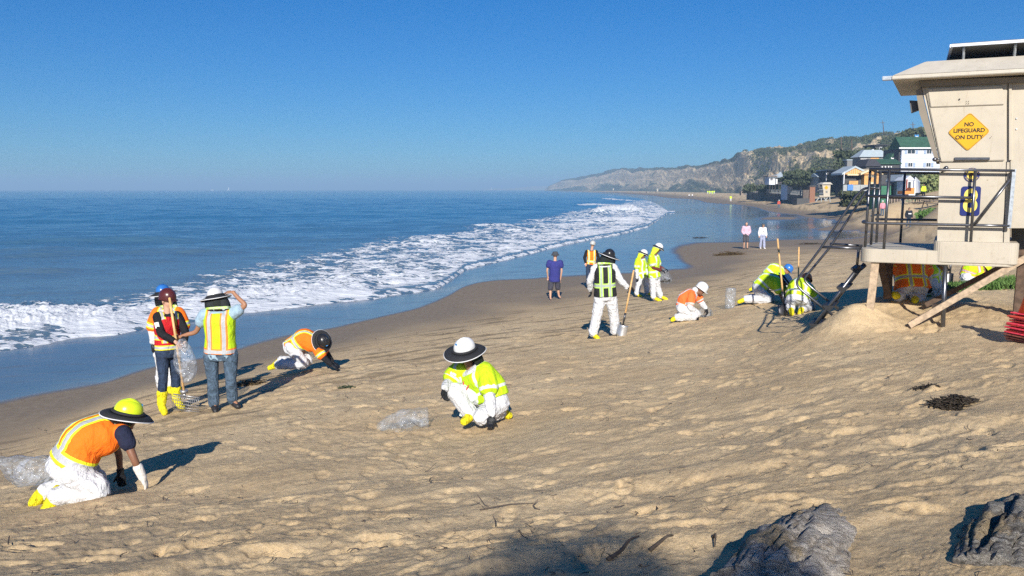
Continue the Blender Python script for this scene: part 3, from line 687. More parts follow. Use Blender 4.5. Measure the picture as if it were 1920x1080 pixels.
def loft(mb, cs, lats, ws, ds, n=20, fronts=None, k=5):
    """elliptical sections along a spine; lats: sideways vectors; ws, ds: half width and half depth"""
    C = smooth_path(cs, k); m = len(C); s = np.linspace(0, len(cs) - 1, m)
    W = np.interp(s, range(len(cs)), ws); D = np.interp(s, range(len(cs)), ds)
    LA = [Vector([np.interp(x, range(len(cs)), [l[i] for l in lats]) for i in range(3)]) for x in s]
    vs = []
    for i, c in enumerate(C):
        t = (C[min(i + 1, m - 1)] - C[max(i - 1, 0)]).normalized(); l = (LA[i] - t * LA[i].dot(t)).normalized(); f = t.cross(l)
        for j in range(n):
            an = 2 * math.pi * j / n; ca, sa = math.cos(an), math.sin(an)
            ca = math.copysign(abs(ca) ** .85, ca); sa = math.copysign(abs(sa) ** .85, sa)
            vs.append(c + l * (ca * W[i]) + f * (sa * D[i]))
    fs = [(i * n + j, i * n + (j + 1) % n, (i + 1) * n + (j + 1) % n, (i + 1) * n + j) for i in range(m - 1) for j in range(n)]
    fs += [tuple(range(n))[::-1], tuple((m - 1) * n + j for j in range(n))]; mb.add(vs, fs)
def wrinkle(co, amp, sc, seed=0, stretch=None):
    """folds: push the cloth in and out along rough normals from the centroid line"""
    x, y, z = co.T; a = fbm(x * sc + z * sc * .6, y * sc - z * sc * .9, 3, seed); b = fbm(z * sc + 3, x * sc * .8 + y * sc * .5, 3, seed + 9)
    return a * b * 2.2 * amp + a * amp * .5
def vnormals(co, fs):
    if not isinstance(fs, np.ndarray): return np.zeros_like(co)
    n = np.cross(co[fs[:, 2]] - co[fs[:, 0]], co[fs[:, 3]] - co[fs[:, 1]]); vn = np.zeros_like(co)
    for k in range(4): np.add.at(vn, fs[:, k], n)
    return vn / np.maximum(np.linalg.norm(vn, axis=1)[:, None], 1e-9)
class Person:
    """joints are world points: hipL hipR kneeL kneeR ankL ankR toeL toeR shL shR elL elR wrL wrR head; mid = optional bend of the back"""
    def __init__(s, label, base, J, sc=1.0, group=None, name='person', face=(0, -1, 0), up=None, detail=1.0, bulk=1.0):
        s.J = J; s.sc = sc; s.bulk = bulk; s.det = detail
        s.root = thing(name, label, 'person', base, group); s.o = Vector(base)
        j = J; s.pel = (j['hipL'] + j['hipR']) / 2; s.neck = (j['shL'] + j['shR']) / 2
        s.lh = (j['hipL'] - j['hipR']).normalized(); s.ls = (j['shL'] - j['shR']).normalized()
        s.mid = j.get('mid', (s.pel + s.neck) / 2)
        s.head = j['head']; s.face = Vector(face).normalized(); nv = (s.head - s.neck).normalized()
        u = Vector(up).normalized() if up else nv
        s.face = (s.face - u * s.face.dot(u)).normalized(); s.hu = u; s.hr = s.face.cross(u).normalized()   # hr: their right... screen side
        s.R = Matrix((s.hr, s.face, s.hu)).transposed()
        s.vox = .012 / detail
        s.t1 = s.pel * .35 + s.mid * .65; s.t2 = s.mid * .35 + s.neck * .65
    def lm(s, a, b, k): return a.lerp(b, k)
    def torso(s, mb, g=0.0, lo=0.0, hi=1.0, belly=1.0):
        q = s.sc; j = s.J; b = s.bulk
        cs = [s.pel - (s.mid - s.pel).normalized() * .07 * q, s.pel, s.t1, s.mid, s.t2, s.neck - (s.neck - s.mid).normalized() * .015, s.neck + (s.neck - s.mid).normalized() * .05 * q]
        la = [s.lh, s.lh, s.lh.lerp(s.ls, .35), s.lh.lerp(s.ls, .5), s.lh.lerp(s.ls, .8), s.ls, s.ls]
        W = [.145, .165, .155, .15, .17, .155, .08]; D = [.105, .12, .115 * belly, .118 * belly, .12, .095, .06]
        loft(mb, cs, la, [w * q * b + g for w in W], [d * q * b + g for d in D])
        for sh in ('shL', 'shR'): mb.ell(j[sh].lerp(s.neck, .12), .068 * q + g, nu=12, nv=8)
    def arm(s, mb, side, g=0.0, upto=1.0, frm=0.0, fat=1.0):
        j = s.J; q = s.sc; a, e, w = j['sh' + side], j['el' + side], j['wr' + side]
        if upto <= .5: limb(mb, [a, a.lerp(e, upto)] , [.056 * q * fat + g, .050 * q * fat + g * 1.25])
        else:
            k = (upto - .5) * 2; limb(mb, [a, a.lerp(e, .5), e, e.lerp(w, .5 * k), e.lerp(w, k)], [.054 * q * fat + g, .048 * q * fat + g, .042 * q * fat + g, .038 * q * fat + g, .030 * q * fat + g * .8])
    def leg(s, mb, side, g=0.0, upto=1.0, flare=0.0):
        j = s.J; q = s.sc * (.5 + .5 * s.bulk); h, k, a = j['hip' + side], j['knee' + side], j['ank' + side]
        if upto <= .5: limb(mb, [h, h.lerp(k, .5), h.lerp(k, upto * 2)], [.090 * q + g, .080 * q + g * 1.1, .072 * q + g * 1.3])
        else:
            t = (upto - .5) * 2; limb(mb, [h, h.lerp(k, .5), k, k.lerp(a, .4 * t), k.lerp(a, t)], [.092 * q + g, .078 * q + g, .060 * q + g, .056 * q + g + flare * .5, .043 * q + g + flare])
    def put(s, mb, name, mat, vox=None, sm=3, wr=0.0, wsc=7.0, attrs=False, label=None):
        co, fs = remesh(mb, vox or s.vox, sm)
        if wr and isinstance(fs, np.ndarray): co = co + vnormals(co, fs) * wrinkle(co, wr, wsc, sum(map(ord, name)) % 50)[:, None]
        at = None
        if attrs:
            lat, tt, ar = s.coords(co); at = {'lat': ('FLOAT', lat), 'tt': ('FLOAT', tt), 'armt': ('FLOAT', ar)}
        o = link_mesh(name, co, fs, mat, s.root, s.o, True, at)
        if label: o['label'] = label
        return o
    def coords(s, co):
        sp = [s.pel - (s.mid - s.pel).normalized() * .15, s.pel, s.t1, s.mid, s.t2, s.neck, s.neck + (s.neck - s.mid).normalized() * .15]
        tv = [-.3, 0, .33, .5, .70, 1.0, 1.3]; la = [s.lh, s.lh, s.lh.lerp(s.ls, .35), s.lh.lerp(s.ls, .5), s.lh.lerp(s.ls, .8), s.ls, s.ls]
        best = np.full(len(co), 9e9); lat = np.zeros(len(co)); tt = np.zeros(len(co)); ar = np.full(len(co), -1.0)
        for i in range(len(sp) - 1):
            a = np.array(sp[i]); d = np.array(sp[i + 1]) - a; L2 = d @ d + 1e-9; k = np.clip((co - a) @ d / L2, 0, 1); p = a + k[:, None] * d; r = np.linalg.norm(co - p, axis=1)
            l = np.array((la[i] + la[i + 1]).normalized()); m = r < best; best = np.where(m, r, best); lat = np.where(m, (co - p) @ l, lat); tt = np.where(m, tv[i] + k * (tv[i + 1] - tv[i]), tt)
        for S in 'LR':
            a = np.array(s.J['sh' + S]); d = np.array(s.J['el' + S]) - a; k = (co - a) @ d / (d @ d + 1e-9); p = a + np.clip(k, 0, 1)[:, None] * d; r = np.linalg.norm(co - p, axis=1)
            m = (r < .115) & (k > .28) & (r < best * .9); ar = np.where(m, k, ar)
        return lat / s.sc, tt, ar
    def hand(s, mb, side, g=0.0, curl=.5, dirv=None, palm=None, scale=1.0):
        j = s.J; w = j['wr' + side]; e = j['el' + side]; d = Vector(dirv).normalized() if dirv else (w - e).normalized(); q = s.sc * scale
        pn = Vector(palm) if palm else Vector((0, .2, -1)); pn = (pn - d * pn.dot(d)); pn = pn.normalized() if pn.length > .05 else d.orthogonal().normalized()
        sd_ = d.cross(pn).normalized() * (1 if side == 'L' else -1)
        c = w + d * .045 * q; R = Matrix((sd_, d, pn)).transposed()
        mb.ell(c, (.042 * q + g, .055 * q + g, .018 * q + g), R, 12, 8); mb.tube([w - d * .03, w + d * .02], [.027 * q + g, .026 * q + g], 8)
        for i, (off, ln) in enumerate(((-.030, .068), (-.010, .078), (.011, .072), (.030, .056))):
            p = w + d * .085 * q + sd_ * off * q; pts = [p - d * .03 * q]; dd = d.copy(); pts.append(p)
            for sgm in (.42, .32, .26):
                dd = (dd + pn * curl * .9).normalized(); p = p + dd * ln * sgm * q; pts.append(p)
            mb.tube(pts, [(.0095 * q + g * .6)] * 4 + [.007 * q + g * .6], 6); mb.ell(pts[-1], .007 * q + g * .6, nu=6, nv=4)
        p = w + d * .03 * q - sd_ * .035 * q; dd = (d - sd_ * .8 + pn * .3).normalized(); pts = [w + d * .012 * q - sd_ * .01 * q, p]
        for sgm in (.034, .028):
            p = p + dd * sgm * q; pts.append(p); dd = (dd + d * .3 + pn * curl * .5).normalized()
        mb.tube(pts, [.013 * q + g * .6, .012 * q + g * .6, .0105 * q + g * .6, .008 * q + g * .6], 6); mb.ell(pts[-1], .008 * q + g * .6, nu=6, nv=4)
    def body(s, mat, hands='LR', curl=.5, dirs={}, palms={}, feet=False, vox=None):
        """one continuous figure: head, neck, trunk, limbs, hands"""
        mb = MB(); q = s.sc
        s.torso(mb, -.022 * q)
        for S in 'LR':
            s.arm(mb, S, -.006 * q)
            s.leg(mb, S, -.012 * q)
            if S in hands: s.hand(mb, S, 0, curl, dirs.get(S), palms.get(S))
            j = s.J; a, t = j['ank' + S], j['toe' + S]
            mb.tube([a, a.lerp(t, .5), t], [.036 * q, .034 * q, .022 * q], 8)
        h = s.head; R = s.R; f, u, r = s.face, s.hu, s.hr
        mb.tube([s.neck.lerp(h, .0), h - u * .05 * q], [.058 * q, .052 * q], 12)
        mb.ell(h + u * .03 * q - f * .008 * q, (.076 * q, .096 * q, .095 * q), R, 16, 12)
        mb.ell(h - u * .035 * q + f * .022 * q, (.058 * q, .070 * q, .080 * q), R, 14, 10)
        mb.ell(h - u * .095 * q + f * .062 * q, (.026 * q, .024 * q, .022 * q), R, 8, 6)
        mb.tube([h + u * .015 * q + f * .085 * q, h - u * .022 * q + f * .108 * q], [.008 * q, .016 * q], 6)
        for sg in (-1, 1):
            mb.ell(h + r * sg * .078 * q - u * .01 * q - f * .005 * q, (.010 * q, .020 * q, .032 * q), R, 8, 6)
            mb.ell(h + r * sg * .034 * q + u * .032 * q + f * .080 * q, (.022 * q, .012 * q, .008 * q), R, 8, 6)
        mb.tube([h + r * x * .026 * q - u * .058 * q + f * (.088 - abs(x) * .012) * q for x in (-1, 0, 1)], [.006 * q] * 3, 6)
        o = s.put(mb, 'body', mat, vox or s.vox * .8, 2)
        for sg in (-1, 1):
            m = MB(); m.ell(h + r * sg * .032 * q + u * .012 * q + f * .083 * q, (.013 * q, .008 * q, .008 * q), R, 8, 6); m.build('eye', 'eye_dark', s.root, True)
        return o
    def hair(s, mat='hair_dark', long=0.0):
        q = s.sc; m = MB(); h = s.head; m.ell(h + s.hu * .045 * q - s.face * .018 * q, (.085 * q, .10 * q, .092 * q), s.R, 14, 10)
        if long: m.ell(h - s.hu * .04 * q - s.face * .05 * q, (.085 * q, .06 * q, .10 * q), s.R, 12, 8)
        s.put(m, 'hair', mat, .012, 2)
    def suit(s, mat='white_coverall', g=.030, arms=True, torso=True, hood=False, legs=1.0, wr=.022):
        m = MB(); q = s.sc
        if torso: s.torso(m, g * .75, belly=1.1)
        else:
            loft(m, [s.pel - (s.mid - s.pel).normalized() * .08, s.pel, s.t1.lerp(s.pel, .5)], [s.lh] * 3, [(.15 + g) * q * s.bulk, (.168 + g * .8) * q * s.bulk, (.158 + g * .6) * q * s.bulk], [(.115 + g) * q * s.bulk, (.125 + g * .8) * q * s.bulk, (.12 + g * .5) * q * s.bulk])
        for S in 'LR':
            s.leg(m, S, g, legs, .012)
            if arms: s.arm(m, S, g * .75, .97)
        if hood: m.ell(s.neck.lerp(s.head, .45) - s.face * .05, (.10, .08, .09), s.R)
        s.put(m, 'coverall' if arms else 'coverall_trousers', mat, s.vox, 2, wr, 10)
    def trousers(s, mat, g=.012, legs=.98, name='trousers', wr=.007, flare=.012):
        m = MB(); q = s.sc
        loft(m, [s.pel - (s.mid - s.pel).normalized() * .08, s.pel, s.t1.lerp(s.pel, .4)], [s.lh] * 3, [(.15) * q * s.bulk + g, .168 * q * s.bulk + g, .158 * q * s.bulk + g], [.11 * q * s.bulk + g, .123 * q * s.bulk + g, .118 * q * s.bulk + g])
        for S in 'LR': s.leg(m, S, g, legs, flare)
        s.put(m, name, mat, s.vox, 3, wr, 9)
    def shirt(s, mat, sleeve=.35, g=.012, name='shirt', wr=.008, sides='LR', fat=1.0):
        m = MB(); s.torso(m, g)
        for S in sides: s.arm(m, S, g + .008, sleeve, fat=fat)
        s.put(m, name, mat, s.vox, 3, wr, 8)
    def vest(s, mat, g=.030, sleeve=0.0, lo=.0, name='safety_vest', flare=.0):
        m = MB(); q = s.sc; j = s.J; b = s.bulk
        top = s.neck + (s.neck - s.mid).normalized() * .022 * q
        cs = [s.pel.lerp(s.mid, lo), s.t1.lerp(s.mid, lo * .5), s.mid, s.t2, s.neck.lerp(s.mid, .06), top]
        la = [s.lh, s.lh.lerp(s.ls, .35), s.lh.lerp(s.ls, .5), s.lh.lerp(s.ls, .8), s.ls, s.ls]
        W = [.170 + flare, .162, .158, .172, .150, .085]; D = [.128 + flare, .125, .128, .130, .105, .075]
        loft(m, cs, la, [w * q * b + g for w in W], [d * q * b + g for d in D])
        for S in 'LR': m.ell(j['sh' + S].lerp(s.neck, .30), .064 * q + g * .8, nu=12, nv=8)
        if sleeve:
            for S in 'LR':
                a = j['sh' + S]; e = j['el' + S]; limb(m, [a.lerp(s.neck, .1), a.lerp(e, .5 * sleeve), a.lerp(e, sleeve)], [.062 * q + g, .060 * q + g * 1.1, .062 * q + g * 1.3])
        return s.put(m, name, mat, s.vox, 3, .007, 8, True)
    def boots(s, mat='yellow_boot', shaft=.22, g=.018, name='boot', sides='LR', wr=.008):
        q = s.sc
        for S in sides:
            j = s.J; k, a, t = j['knee' + S], j['ank' + S], j['toe' + S]; sh = (k - a).normalized(); m = MB()
            if shaft: limb(m, [a + sh * shaft * q, a + sh * .1 * q, a], [.058 * q + g, .050 * q + g, .045 * q + g])
            fd = (t - a); hl = a - fd.normalized() * .05 * q - sh * .03 * q
            limb(m, [hl, a.lerp(t, .45) - sh * .025 * q, t - sh * .02 * q], [.038 * q + g * .6, .044 * q + g * .6, .036 * q + g * .5])
            s.put(m, name, mat, s.vox, 2, wr, 12)
    def gloves(s, mat='black_glove', curl=.6, dirs={}, palms={}, sides='LR', cuff=.05):
        for S in sides:
            m = MB(); s.hand(m, S, .005, curl, dirs.get(S), palms.get(S), 1.06); j = s.J; w, e = j['wr' + S], j['el' + S]
            m.tube([w + (e - w).normalized() * cuff, w], [.040 * s.sc, .034 * s.sc], 10)
            s.put(m, 'glove', mat, .0075 if s.det >= 1 else .011, 1)
    def helmet(s, mat, brim=None, cap=True, bill=False, band=None, stick=None, name='hard_hat', tilt=None):
        q = s.sc; R = tilt or s.R; f = R.col[1]; u = R.col[2]; r = R.col[0]; c = s.head + u * .055 * q
        m = MB(); nu, nv = 22, 9; vs = []; fs = []
        for i in range(nv + 1):
            ph = (math.pi / 2) * i / nv
            for k in range(nu):
                an = 2 * math.pi * k / nu; rad = math.cos(ph) ** .8
                vs.append(c + r * (.114 * q * rad * math.cos(an)) + f * (.134 * q * rad * math.sin(an)) + u * (.118 * q * math.sin(ph) ** .95 * (1 + (.05 if abs(math.cos(an)) < .2 else 0)) - .0 * q))
        for i in range(nv):
            for k in range(nu): fs.append((i * nu + k, i * nu + (k + 1) % nu, (i + 1) * nu + (k + 1) % nu, (i + 1) * nu + k))
        lo = [v - u * .035 * q for v in vs[:nu]]; n0 = len(vs); vs += lo
        for k in range(nu): fs.append((n0 + k, n0 + (k + 1) % nu, (k + 1) % nu, k))
        m.add(vs, fs)
        # shell lip all round, longer at the front
        pts = []; 
        for k in range(nu):
            an = 2 * math.pi * k / nu; ext = 1.08 + (.30 if cap and math.sin(an) > .35 else 0) * max(0, math.sin(an))
            pts.append(c + r * (.114 * q * 1.06 * math.cos(an)) + f * (.134 * q * ext * math.sin(an)) - u * (.035 + .012 * max(0, math.sin(an))) * q)
        inn = [v - u * .034 * q for v in [c + r * (.108 * q * math.cos(2 * math.pi * k / nu)) + f * (.127 * q * math.sin(2 * math.pi * k / nu)) for k in range(nu)]]
        th = u * .006 * q; n = nu; V = inn + pts + [v - th for v in pts] + [v - th for v in inn]
        m.add(V, [(a * n + k, a * n + (k + 1) % n, b_ * n + (k + 1) % n, b_ * n + k) for a, b_ in ((0, 1), (1, 2), (2, 3), (3, 0)) for k in range(n)])
        for off in (-.03, 0, .03): m.tube([c + r * off * q + f * (.118 * q * math.cos(a_)) + u * (.115 * q * math.sin(a_) + .004) for a_ in np.linspace(.5, 2.6, 9)], .006 * q, 6)
        o = m.build(name, mat, s.root, True)
        if stick:
            mm = MB(); mm.box(c + f * .127 * q * .82 + u * .075 * q, .035 * q, .012, .032 * q, Matrix((r, f, u)).transposed()); b_ = mm.build('sticker', stick, None, origin=s.o + Vector((0, 0, 0))); b_.parent = o; b_.location = (0, 0, 0)
        if brim:
            br = brim * q; m = MB(); n = 40; V = []
            for kk, (rad, h) in enumerate(((.120, -.018), (.18, -.022), (br * .999, -.045 - .02 * 0), (br, -.052), (br * .99, -.056), (.18, -.032), (.120, -.028))):
                for k in range(n):
                    an = 2 * math.pi * k / n; w = 1 + .02 * math.sin(3 * an); V.append(c + r * (rad * (1 if kk in (0, 6) else w) * math.cos(an)) + f * ((rad + (.014 if kk in (0, 6) else .02)) * math.sin(an)) + u * (h * q + (.010 * math.sin(2 * an + 1) if kk in (2, 3, 4) else 0)))
            m.add(V, [(a * n + k, a * n + (k + 1) % n, (a + 1) % 7 * n + (k + 1) % n, (a + 1) % 7 * n + k) for a in range(7) for k in range(n)])
            b1 = m.build('sun_brim', 'brim_black', s.root, True)
            m = MB(); m.tube(V[3 * n:4 * n], .0055, 6, closed=True); p1 = m.build('piping', 'piping', b1.parent, True); p1.parent = b1; p1.location = (0, 0, 0)
            bb = [c + r * .123 * q * math.cos(a_) + f * .143 * q * math.sin(a_) + u * -.006 * q for a_ in np.linspace(0, 2 * math.pi, 30)[:-1]]
            m = MB(); m.tube(bb, .016 * q, 6, closed=True); e = m.build('elastic_band', 'brim_black', s.root, True); e.parent = b1; e.location = (0, 0, 0)
        return o
    def shade(s, hem='vest_hem', length=.22, spread=.17, a0=150, z0=-.02, both=True, mat='black_mesh_cloth', tilt=None):
        """neck shade: cloth that hangs from the brim round the back and sides"""
        q = s.sc; R = tilt or s.R; f = R.col[1]; u = R.col[2]; r = R.col[0]; c = s.head + u * (.02) * q; dn = -u * .5 + Vector((0, 0, -.5)); dn.normalize()
        nn = s.neck - s.face * .01
        def ring(k, n=26):
            out = []
            for i in range(n):
                an = math.radians(-90 - a0 + 2 * a0 * i / (n - 1)); ca, sa = math.cos(an), math.sin(an)
                top = c + r * (.145 * q * ca) + f * (.165 * q * sa)
                low = nn + (s.ls * (1 if s.ls.dot(r) > 0 else -1)) * (spread * q * ca) + (f * spread * .85 * q * sa) + u * .045 * q + (s.neck - s.mid).normalized() * .02
                p = top.lerp(low, k); bulge = math.sin(math.pi * k) * .018
                out.append(p + (r * ca + f * sa) * (bulge + .010 * math.sin(an * 7) * k))
            return out
        def sheet(ks, nm, mt, off=0.0):
            V = []; 
            rows = [ring(k) for k in ks]; n = 26
            for row in rows: V += row
            inn = [(p - (r * 0 + u * 0)) for p in V]
            cen = s.head.lerp(s.neck, .6); inn = [p + (cen - p).normalized() * .005 for p in V]
            m = MB(); K = len(ks); F_ = []
            for i in range(K - 1):
                for k in range(n - 1):
                    a = i * n + k; F_.append((a, a + 1, a + n + 1, a + n)); b_ = K * n + a; F_.append((b_ + n, b_ + n + 1, b_ + 1, b_))
            for i in range(K - 1):
                for e in (0, n - 1): a = i * n + e; F_.append((a, a + n, K * n + a + n, K * n + a))
            for k in range(n - 1):
                F_.append((k, k + 1, K * n + k + 1, K * n + k)); a = (K - 1) * n + k; F_.append((a, a + 1, K * n + a + 1, K * n + a))
            V = [p + (p - cen).normalized() * off for p in V]
            m.add(V + inn, F_); return m.build(nm, mt, s.root, True)
        o = sheet(np.linspace(0, .82, 8), 'neck_shade', mat)
        h = sheet(np.linspace(.80, 1.0, 4), 'shade_hem', hem, .003); h.parent = o; h.location = (0, 0, 0)
        return o
t = NT('vest_hem'); t.set(t.mix(t.ramp(t.noise(20, 2, .5, t.coord()), .4, .6), (.50, .80, .08), (.56, .66, .42)), .8)
def tool(name, label, cat, top, foot, r=.017, mat='wood_handle', hname='handle'):
    root = thing(name, label, cat, foot); m = MB(); m.tube([top, Vector(top).lerp(Vector(foot), .5), foot], [r, r, r], 10); m.ell(top, r * 1.05, nu=8, nv=5); m.build(hname, mat, root, True); return root
def ghit(u, v): return hit(u, v)
def person_px(label, foot, pts, depth=None, lift=0.0, **kw):
    """joints given where the photo shows them, with a depth offset in metres"""
    b = ghit(*foot); y = b.y if depth is None else depth
    J = {}
    for k, (u, v, dy) in pts.items(): J[k] = P(u, v, y + dy)
    return Person(label, b, J, **kw), y
# ------------------------------------------------------------------ the clean-up crew and walkers
def W(x, y, z): return Vector((x, y, z))
# worker on hands and knees nearest the camera
p, y = person_px('kneeling worker in orange vest, navy t-shirt and lime hard hat, digging with both hands', (110, 945),
    dict(hipL=(122, 868, .14), hipR=(138, 886, -.12), kneeL=(182, 902, .28), kneeR=(188, 921, -.12), ankL=(88, 922, .12), ankR=(108, 930, -.14), toeL=(68, 942, .02), toeR=(88, 964, -.22),
         shL=(198, 800, .36), shR=(232, 813, .02), mid=(160, 826, .06), elL=(222, 850, .42), elR=(252, 862, -.02), wrL=(226, 888, .42), wrR=(268, 896, .02), head=(238, 782, .16)),
    face=(.75, .40, -.35), up=(.26, .12, .96), detail=1.2, bulk=1.26, sc=.96)
p.body('skin_brown', 'R', vox=.010)
p.suit('white_coverall', .034, arms=False, torso=False, wr=.02); p.shirt('navy_shirt', .38, .014); p.vest('vest_orange', .036, lo=.15, flare=.01); p.boots(shaft=.20, g=.036)
p.gloves('black_glove', sides='L'); m = MB(); j = p.J; limb(m, [j['elR'].lerp(j['wrR'], .42), j['elR'].lerp(j['wrR'], .8), j['wrR']], [.047, .041, .038]); p.hand(m, 'R', .004, .5); p.put(m, 'glove', 'white_glove', .009, 1)
p.hair('hair_dark'); p.helmet('helmet_lime', .225, stick='sticker_blue'); p.shade(a0=118, spread=.15)

# yellow-vest man with his arm raised
p, y = person_px('standing man in lime vest and jeans, one arm raised to his white brimmed hard hat', (420, 768),
    dict(hipL=(395, 664, 0), hipR=(432, 664, 0), kneeL=(399, 713, -.02), kneeR=(433, 711, 0), ankL=(401, 757, 0), ankR=(436, 750, .08), toeL=(404, 768, -.10), toeR=(446, 760, .0),
         shL=(384, 590, .0), shR=(438, 588, 0), mid=(413, 628, -.01), elL=(367, 622, .06), elR=(459, 572, -.02), wrL=(337, 632, .10), wrR=(437, 548, .04), head=(405, 561, .03)),
    face=(-.25, 1, 0), detail=1.2, bulk=1.12)
y_rake = y
p.body('skin_tan', 'LR', dirs={'L': (-1, .2, -.1), 'R': (-1, .2, .1)}, palms={'L': (.1, -1, -.2), 'R': (0, .2, -1)}, curl=.6)
p.trousers('jeans', .016, .99, flare=.018); p.shirt('light_blue_shirt', .40, .020, fat=1.15); p.vest('vest_lime_orange', .034, lo=.10, flare=.01); p.boots('black_shoe', 0, .012, 'shoe')
p.hair('hair_dark'); p.helmet('helmet_white', .218, stick='sticker_blue', cap=False); p.shade(a0=115, spread=.175)

# maroon helmet man
p, y = person_px('standing man in red safety vest, black sleeves and maroon hard hat, gripping a clear sack', (312, 775),
    dict(hipR=(304, 658, -.06), hipL=(327, 661, .08), kneeR=(306, 706, -.08), kneeL=(329, 707, .08), ankR=(303, 757, -.06), ankL=(331, 748, .10), toeR=(309, 772, -.16), toeL=(342, 763, .06),
         shR=(295, 594, -.12), shL=(333, 592, .08), mid=(314, 628, .02), elR=(303, 626, -.20), elL=(347, 621, .02), wrR=(328, 640, -.26), wrL=(346, 643, -.14), head=(314, 563, -.02)),
    face=(.85, -.45, -.12), detail=1.2)
p.body('skin_light', 'LR', curl=.7, dirs={'R': (.8, -.2, -.5), 'L': (-.2, -.2, -.9)}); p.trousers('dark_jeans', .010, .96, flare=.006); p.shirt('black_cloth', .93, .010); p.vest('vest_red', .022, lo=.15); p.boots(shaft=.16, g=.022)
p.helmet('helmet_maroon', cap=True); p.hair('hair_dark')
h = p.head; m = MB(); 
for sg in (-1, 1): m.ell(h + p.hr * sg * .032 + p.hu * .012 + p.face * .094, (.026, .008, .018), p.R, 8, 6)
m.tube([h + p.hr * .07 + p.hu * .015 + p.face * .03, h + p.hr * .06 + p.hu * .015 + p.face * .085, h - p.hr * .06 + p.hu * .015 + p.face * .085, h - p.hr * .07 + p.hu * .015 + p.face * .03], .005, 6); m.build('sunglasses', 'sunglass', p.root, True)
a = p.J['shR'].lerp(p.J['elR'], .45); m = MB(); m.box(a + W(-.005, -.066, 0), .065, .012, .085, Matrix.Rotation(-.2, 3, 'Y')); m.build('sleeve_patch', 'badge', p.root, bevel=.002)
p_sack = p
# worker behind him
p, y = person_px('worker with blue brimmed hard hat and orange vest, standing behind the maroon-hatted man', (316, 737),
    dict(hipR=(300, 648, 0), hipL=(325, 648, 0), kneeR=(303, 688, -.02), kneeL=(324, 688, 0), ankR=(303, 722, 0), ankL=(318, 722, 0), toeR=(300, 733, -.14), toeL=(320, 732, -.14),
         shR=(293, 586, 0), shL=(337, 586, 0), mid=(314, 618, 0), elR=(285, 616, 0), elL=(346, 614, 0), wrR=(288, 645, -.08), wrL=(347, 640, -.1), head=(307, 552, 0)),
    face=(.1, -1, -.1))
p.body('skin_tan', ''); p.suit('white_coverall', .034); p.vest('vest_orange_sleeved', .040, .85); p.boots(); p.gloves(); p.helmet('helmet_blue', .235, cap=False); p.shade(a0=100)

# crawling in orange
p, y = person_px('worker crawling on hands and knees in orange vest and black brimmed hard hat', (566, 698),
    dict(hipR=(546, 652, -.10), hipL=(551, 648, .18), kneeR=(570, 682, -.12), kneeL=(578, 678, .16), ankR=(522, 684, -.10), ankL=(528, 676, .18), toeR=(507, 690, -.12), toeL=(514, 686, .16),
         shR=(594, 654, -.14), shL=(592, 640, .22), mid=(571, 634, .0), elR=(604, 668, -.18), elL=(612, 662, .24), wrR=(622, 685, -.22), wrL=(624, 680, .2), head=(603, 640, -.10)),
    face=(.62, -.50, -.62), up=(.55, -.70, .25), bulk=1.12)
p.body('skin_brown', ''); p.suit('white_coverall', .030, arms=False, torso=False); p.shirt('black_cloth', .95, .012); p.vest('vest_orange_sleeved', .034, .75, lo=-.12); p.boots(shaft=.18); p.gloves(dirs={'L': (.9, -.1, -.4), 'R': (.9, -.1, -.4)})
p.helmet('helmet_black', .195, cap=False, stick='sticker_blue'); p.shade(a0=110, length=.15)

# squatting worker in the middle
p, y = person_px('squatting worker in lime jacket and white coverall beside a flat clear sack', (898, 796),
    dict(hipR=(915, 748, .02), hipL=(935, 757, -.12), kneeR=(851, 733, -.12), kneeL=(901, 782, -.34), ankR=(882, 775, -.22), ankL=(936, 772, .05), toeR=(868, 788, -.36), toeL=(953, 780, .10),
         shR=(859, 692, .08), shL=(912, 697, -.16), mid=(913, 722, .0), elR=(843, 716, .0), elL=(918, 742, -.30), wrR=(833, 729, -.22), wrL=(921, 779, -.38), head=(872, 661, -.10)),
    face=(-.70, -.50, -.42), up=(-.10, -.25, .95), detail=1.25, bulk=1.08, depth=None)
p.body('skin_brown', '', vox=.009); p.suit('white_coverall', .034, wr=.022); p.vest('vest_lime_jacket', .046, .62, lo=.12); p.boots(shaft=.20, g=.02); p.gloves(curl=.75, dirs={'R': (.05, -.3, -1), 'L': (-.1, -.35, -.9)}, palms={'R': (.6, -.4, .2), 'L': (-.2, -1, .3)})
p.hair('hair_dark'); p.helmet('helmet_white', .232, cap=False, stick='sticker_blue'); p.shade(a0=105, spread=.14)
h = p.head; m = MB(); m.ell(h - p.hu * .058 + p.face * .062, (.060, .045, .048), p.R, 12, 8); m.build('face_mask', 'face_mask_blue', p.root, True)
m = MB()
for sg in (-1, 1): m.ell(h + p.hr * sg * .033 + p.hu * .014 + p.face * .092, (.028, .010, .020), p.R, 8, 6)
m.build('sunglasses', 'sunglass', p.root, True)
fwd = (p.ls.cross(p.neck - p.mid)).normalized(); fwd = fwd if fwd.y < 0 else -fwd
a = p.neck - W(0, 0, .02) + fwd * .10; m = MB(); m.tube(smooth_path([a + p.ls * .07, a + fwd * .07 + W(0, 0, -.12), a + fwd * .10 + W(0, 0, -.26), a + fwd * .07 + W(0, 0, -.12) - p.ls * .02, a - p.ls * .07]), .007, 6); m.build('lanyard', 'red_lanyard', p.root, True)
m = MB(); m.box(a + fwd * .115 + W(0, 0, -.32), .07, .012, .10, Matrix.Rotation(.25, 3, 'Y')); m.build('badge_card', 'badge', p.root, bevel=.002)

